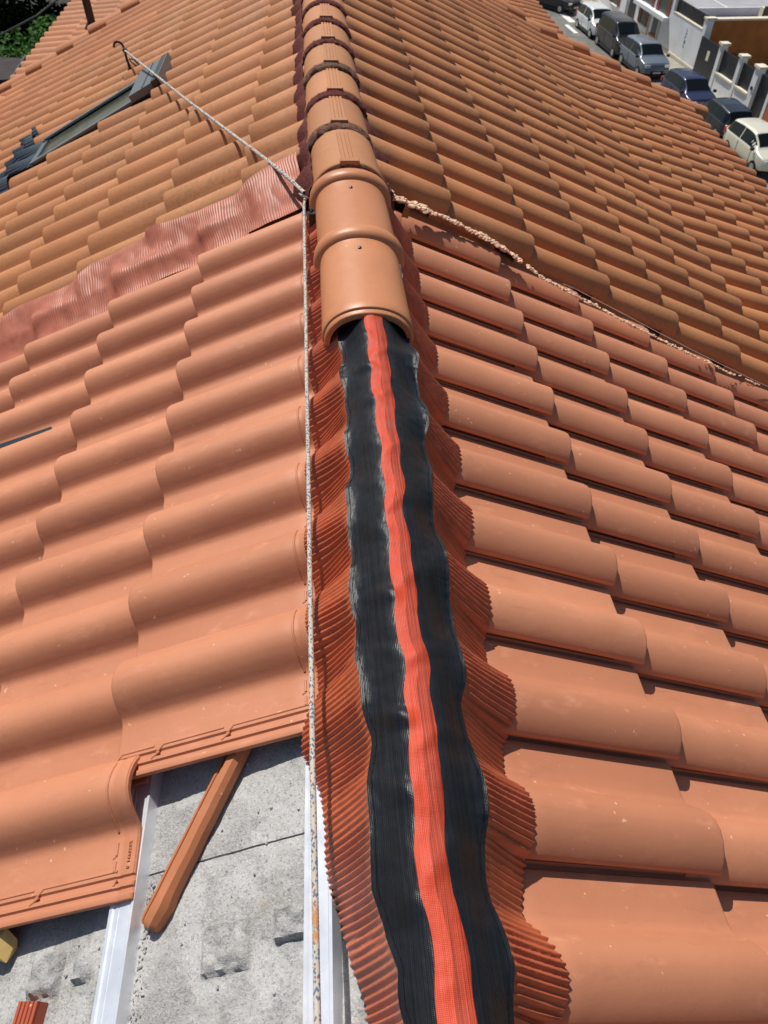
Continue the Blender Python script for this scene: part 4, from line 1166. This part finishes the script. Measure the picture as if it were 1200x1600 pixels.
# gate, fence piers and panels
gt = thing('street_gate', 'tall dark metal gate with a pale letter plate beside the white house', 'gate', S(-.9, WB + .2, 0))
street_box(WB - .1, WB - .04, -4.0, AC - .11, .05, 2.15, 'gate_leaf', M['gate'], gt)
street_box(WB - .115, WB - .10, -2.75, -2.45, 1.15, 1.65, 'letter_plate', M['cream'], gt)
fence = thing('boundary_wall', 'low white boundary wall with capped piers and dark infill panels', 'wall', S(-6, WB + .2, 0))
piers = [-4.2, -6.5, -8.35]
for k, a in enumerate(piers):
    pw = .16 if k < 2 else .24
    street_box(WF, WF + .36, a - pw, a + pw, 0, 2.42, 'pier', M['white_wall'], fence)
    street_box(WF - .08, WF + .44, a - pw - .08, a + pw + .08, 2.42, 2.54, 'pier_cap', M['cream'], fence)
for a0, a1 in ((-6.33, -4.37), (-8.10, -6.67)):
    street_box(WF + .03, WF + .32, a0, a1, 0, 1.0, 'low_wall', M['white_wall'], fence)
    street_box(WF - .05, WF + .38, a0, a1, 1.0, 1.09, 'coping', M['cream'], fence)
    for k in range(8):
        x = lerp(a0, a1, k / 8); street_box(WF + .15, WF + .19, x + .01, x + (a1 - a0) / 8 - .01, 1.09, 2.2, 'infill_board', M['gate'], fence)
street_box(WF - .05, WF + .0, -8.45, -8.30, 1.35, 1.52, 'doorbell', M['dark'], fence)
g2 = thing('drive_gate', 'dark vertical gate at the right edge behind the cream car', 'gate', S(-10, WF + .2, 0))
street_box(WF + .2, WF + .26, -9.9, -8.62, .05, 2.2, 'gate_leaf', M['gate'], g2)
f2 = thing('end_wall', 'red brown wall end with white edge at the right picture edge', 'wall', S(-11.5, WF + .2, 0))
street_box(WF, WF + .40, -10.15, -9.92, 0, 2.4, 'pier', M['white_wall'], f2)
street_box(WF + .02, WF + .38, -13.5, -10.16, 0, 2.1, 'brick_wall', M['brick'], f2)
tag(street_box(WB + .4, WB + 12, -14, AC - .12, 0, .06, 'courtyard', M['paving']), kind='structure')

# ------------------------------------------------------------------ left garden: trees, shrubs, shed, cable
def leaves(mb, c, rad, n, size, rng):
    for _ in range(n):
        d_ = Vector((rng.gauss(0, 1), rng.gauss(0, 1), rng.gauss(0, 1))).normalized()
        p = c + Vector((d_.x * rad[0], d_.y * rad[1], d_.z * rad[2])) * (rng.random() ** .35)
        a = Vector((rng.gauss(0, 1), rng.gauss(0, 1), rng.gauss(0, .6))).normalized(); b = a.orthogonal().normalized()
        s_ = size * rng.uniform(.6, 1.3)
        mb.add([p - a * s_, p + b * s_ * .45, p + a * s_, p - b * s_ * .45], [(0, 1, 2, 3)])
def tree(name, label, cat, base, top_z, spots, m, size, rng, group=None):
    t = thing(name, label, cat, base, group)
    tk = MB(); tk.tube([base, base + Vector((.1, 0, (top_z - base.z) * .5)), Vector((base.x, base.y, top_z - .4))], [.22, .15, .05], 8)
    for c, rad, n in spots: tk.tube([base + Vector((0, 0, (c.z - base.z) * .55)), c], [.07, .02], 6)
    tk.build('trunk', M['bark'], t)
    cr = MB()
    for c, rad, n in spots: leaves(cr, c, rad, n, size, rng)
    cr.build('crown', m, t, smooth=False)
    return t
rg_ = random.Random(5)
V = Vector
tree('dark_tree', 'large dark shadowy tree filling the top left corner behind the roof', 'tree', V((-11, 27, G)), -6.5, [(V((-10.5 + rg_.uniform(-5, 4.5), 27 + rg_.uniform(-6, 9), -8.5 + rg_.uniform(-1.5, 1.5))), (2.2, 2.2, 1.5), 5200) for _ in range(26)], M['leaf_shaded'], .13, rg_)
tree('green_tree', 'mid green leafy tree top showing just beyond the far eave at top left', 'tree', V((-6.9, 21.5, G)), -4.8, [(V((-6.1, 21.2, -4.35)), (.5, .5, .4), 420), (V((-6.3, 20.2, -4.6)), (.35, .4, .35), 260), (V((-5.6, 21.4, -4.3)), (.3, .5, .3), 230), (V((-7.2, 22.3, -5.0)), (.8, .7, .5), 380)], M['leaf'], .075, rg_)
t_ = thing('bright_fern', 'bright yellow-green spiky plant beside the far eave at top left', 'plant', V((-5.95, 18.6, -5.2)))
fm = MB(); fo_ = V((-5.95, 18.75, -4.55))
for _ in range(120):
    an = rg_.uniform(0, 6.283); el = rg_.uniform(.5, 1.5); ln = rg_.uniform(.25, .6)
    d_ = V((math.cos(an) * math.cos(el), math.sin(an) * math.cos(el), math.sin(el))); sd2 = d_.cross(V((0, 0, 1))).normalized() * .018
    b_ = fo_ + V((rg_.gauss(0, .16), rg_.gauss(0, .2), rg_.gauss(0, .06))); m_ = b_ + d_ * ln * .6; e_ = b_ + d_ * ln + V((0, 0, -.12 * ln))
    fm.add([b_ - sd2, b_ + sd2, m_ + sd2, e_, m_ - sd2], [(0, 1, 2, 4), (4, 2, 3)])
fm.build('fronds', M['leaf_bright'], t_, smooth=False)
fs = MB(); fs.tube([V((-5.95, 18.75, G)), fo_], [.12, .05], 8); fs.build('stem', M['bark'], t_)
tree('pale_shrub', 'pale green rounded shrub at the left edge above the dark shed roof', 'shrub', V((-6.55, 18.9, G)), -4.3, [(V((-6.5, 18.9, -4.15)), (.28, .3, .18), 320), (V((-6.25, 19.0, -4.25)), (.2, .2, .13), 160)], M['leaf'], .055, rg_)
sh = thing('garden_shed', 'dark brown flat shed roof with a grey edge beyond the left eave', 'shed', V((-6.6, 18, G)))
q = MB(); q.add([(-7.6, 17.0, -4.12), (-5.95, 17.25, -4.12), (-5.95, 18.35, -4.05), (-7.6, 18.45, -4.05), (-7.6, 17.0, -4.2), (-5.95, 17.25, -4.2), (-5.95, 18.35, -4.13), (-7.6, 18.45, -4.13)], [(0, 1, 2, 3), (4, 7, 6, 5), (0, 4, 5, 1), (1, 5, 6, 2), (2, 6, 7, 3), (3, 7, 4, 0)])
M['shed'] = mat('shed_roof_felt', (0.03, 0.022, 0.02), 0.9, var=(6, .3))
q.build('shed_roof', M['shed'], sh, smooth=False)
q = MB(); q.tube([(-5.95, 17.2, -4.09), (-5.95, 18.4, -4.02)], .03, 6); q.build('edge_trim', M['dark'], sh)
q = MB(); q.box((-7.5, 17.1, G), (-6.1, 18.3, -4.2)); q.build('wall', M['shed'], sh, smooth=False)
q = MB(); q.tube([(-9.5, 17.0, -4.6), (-6.81, 19.75, -4.0), (-6.2, 20.7, -3.85), (-5.0, 23.5, -3.3)], .022, 6)
tag(q.build('overhead_cable', M['trim']), 'thin grey cable crossing the dark garden in the top left corner', 'cable')
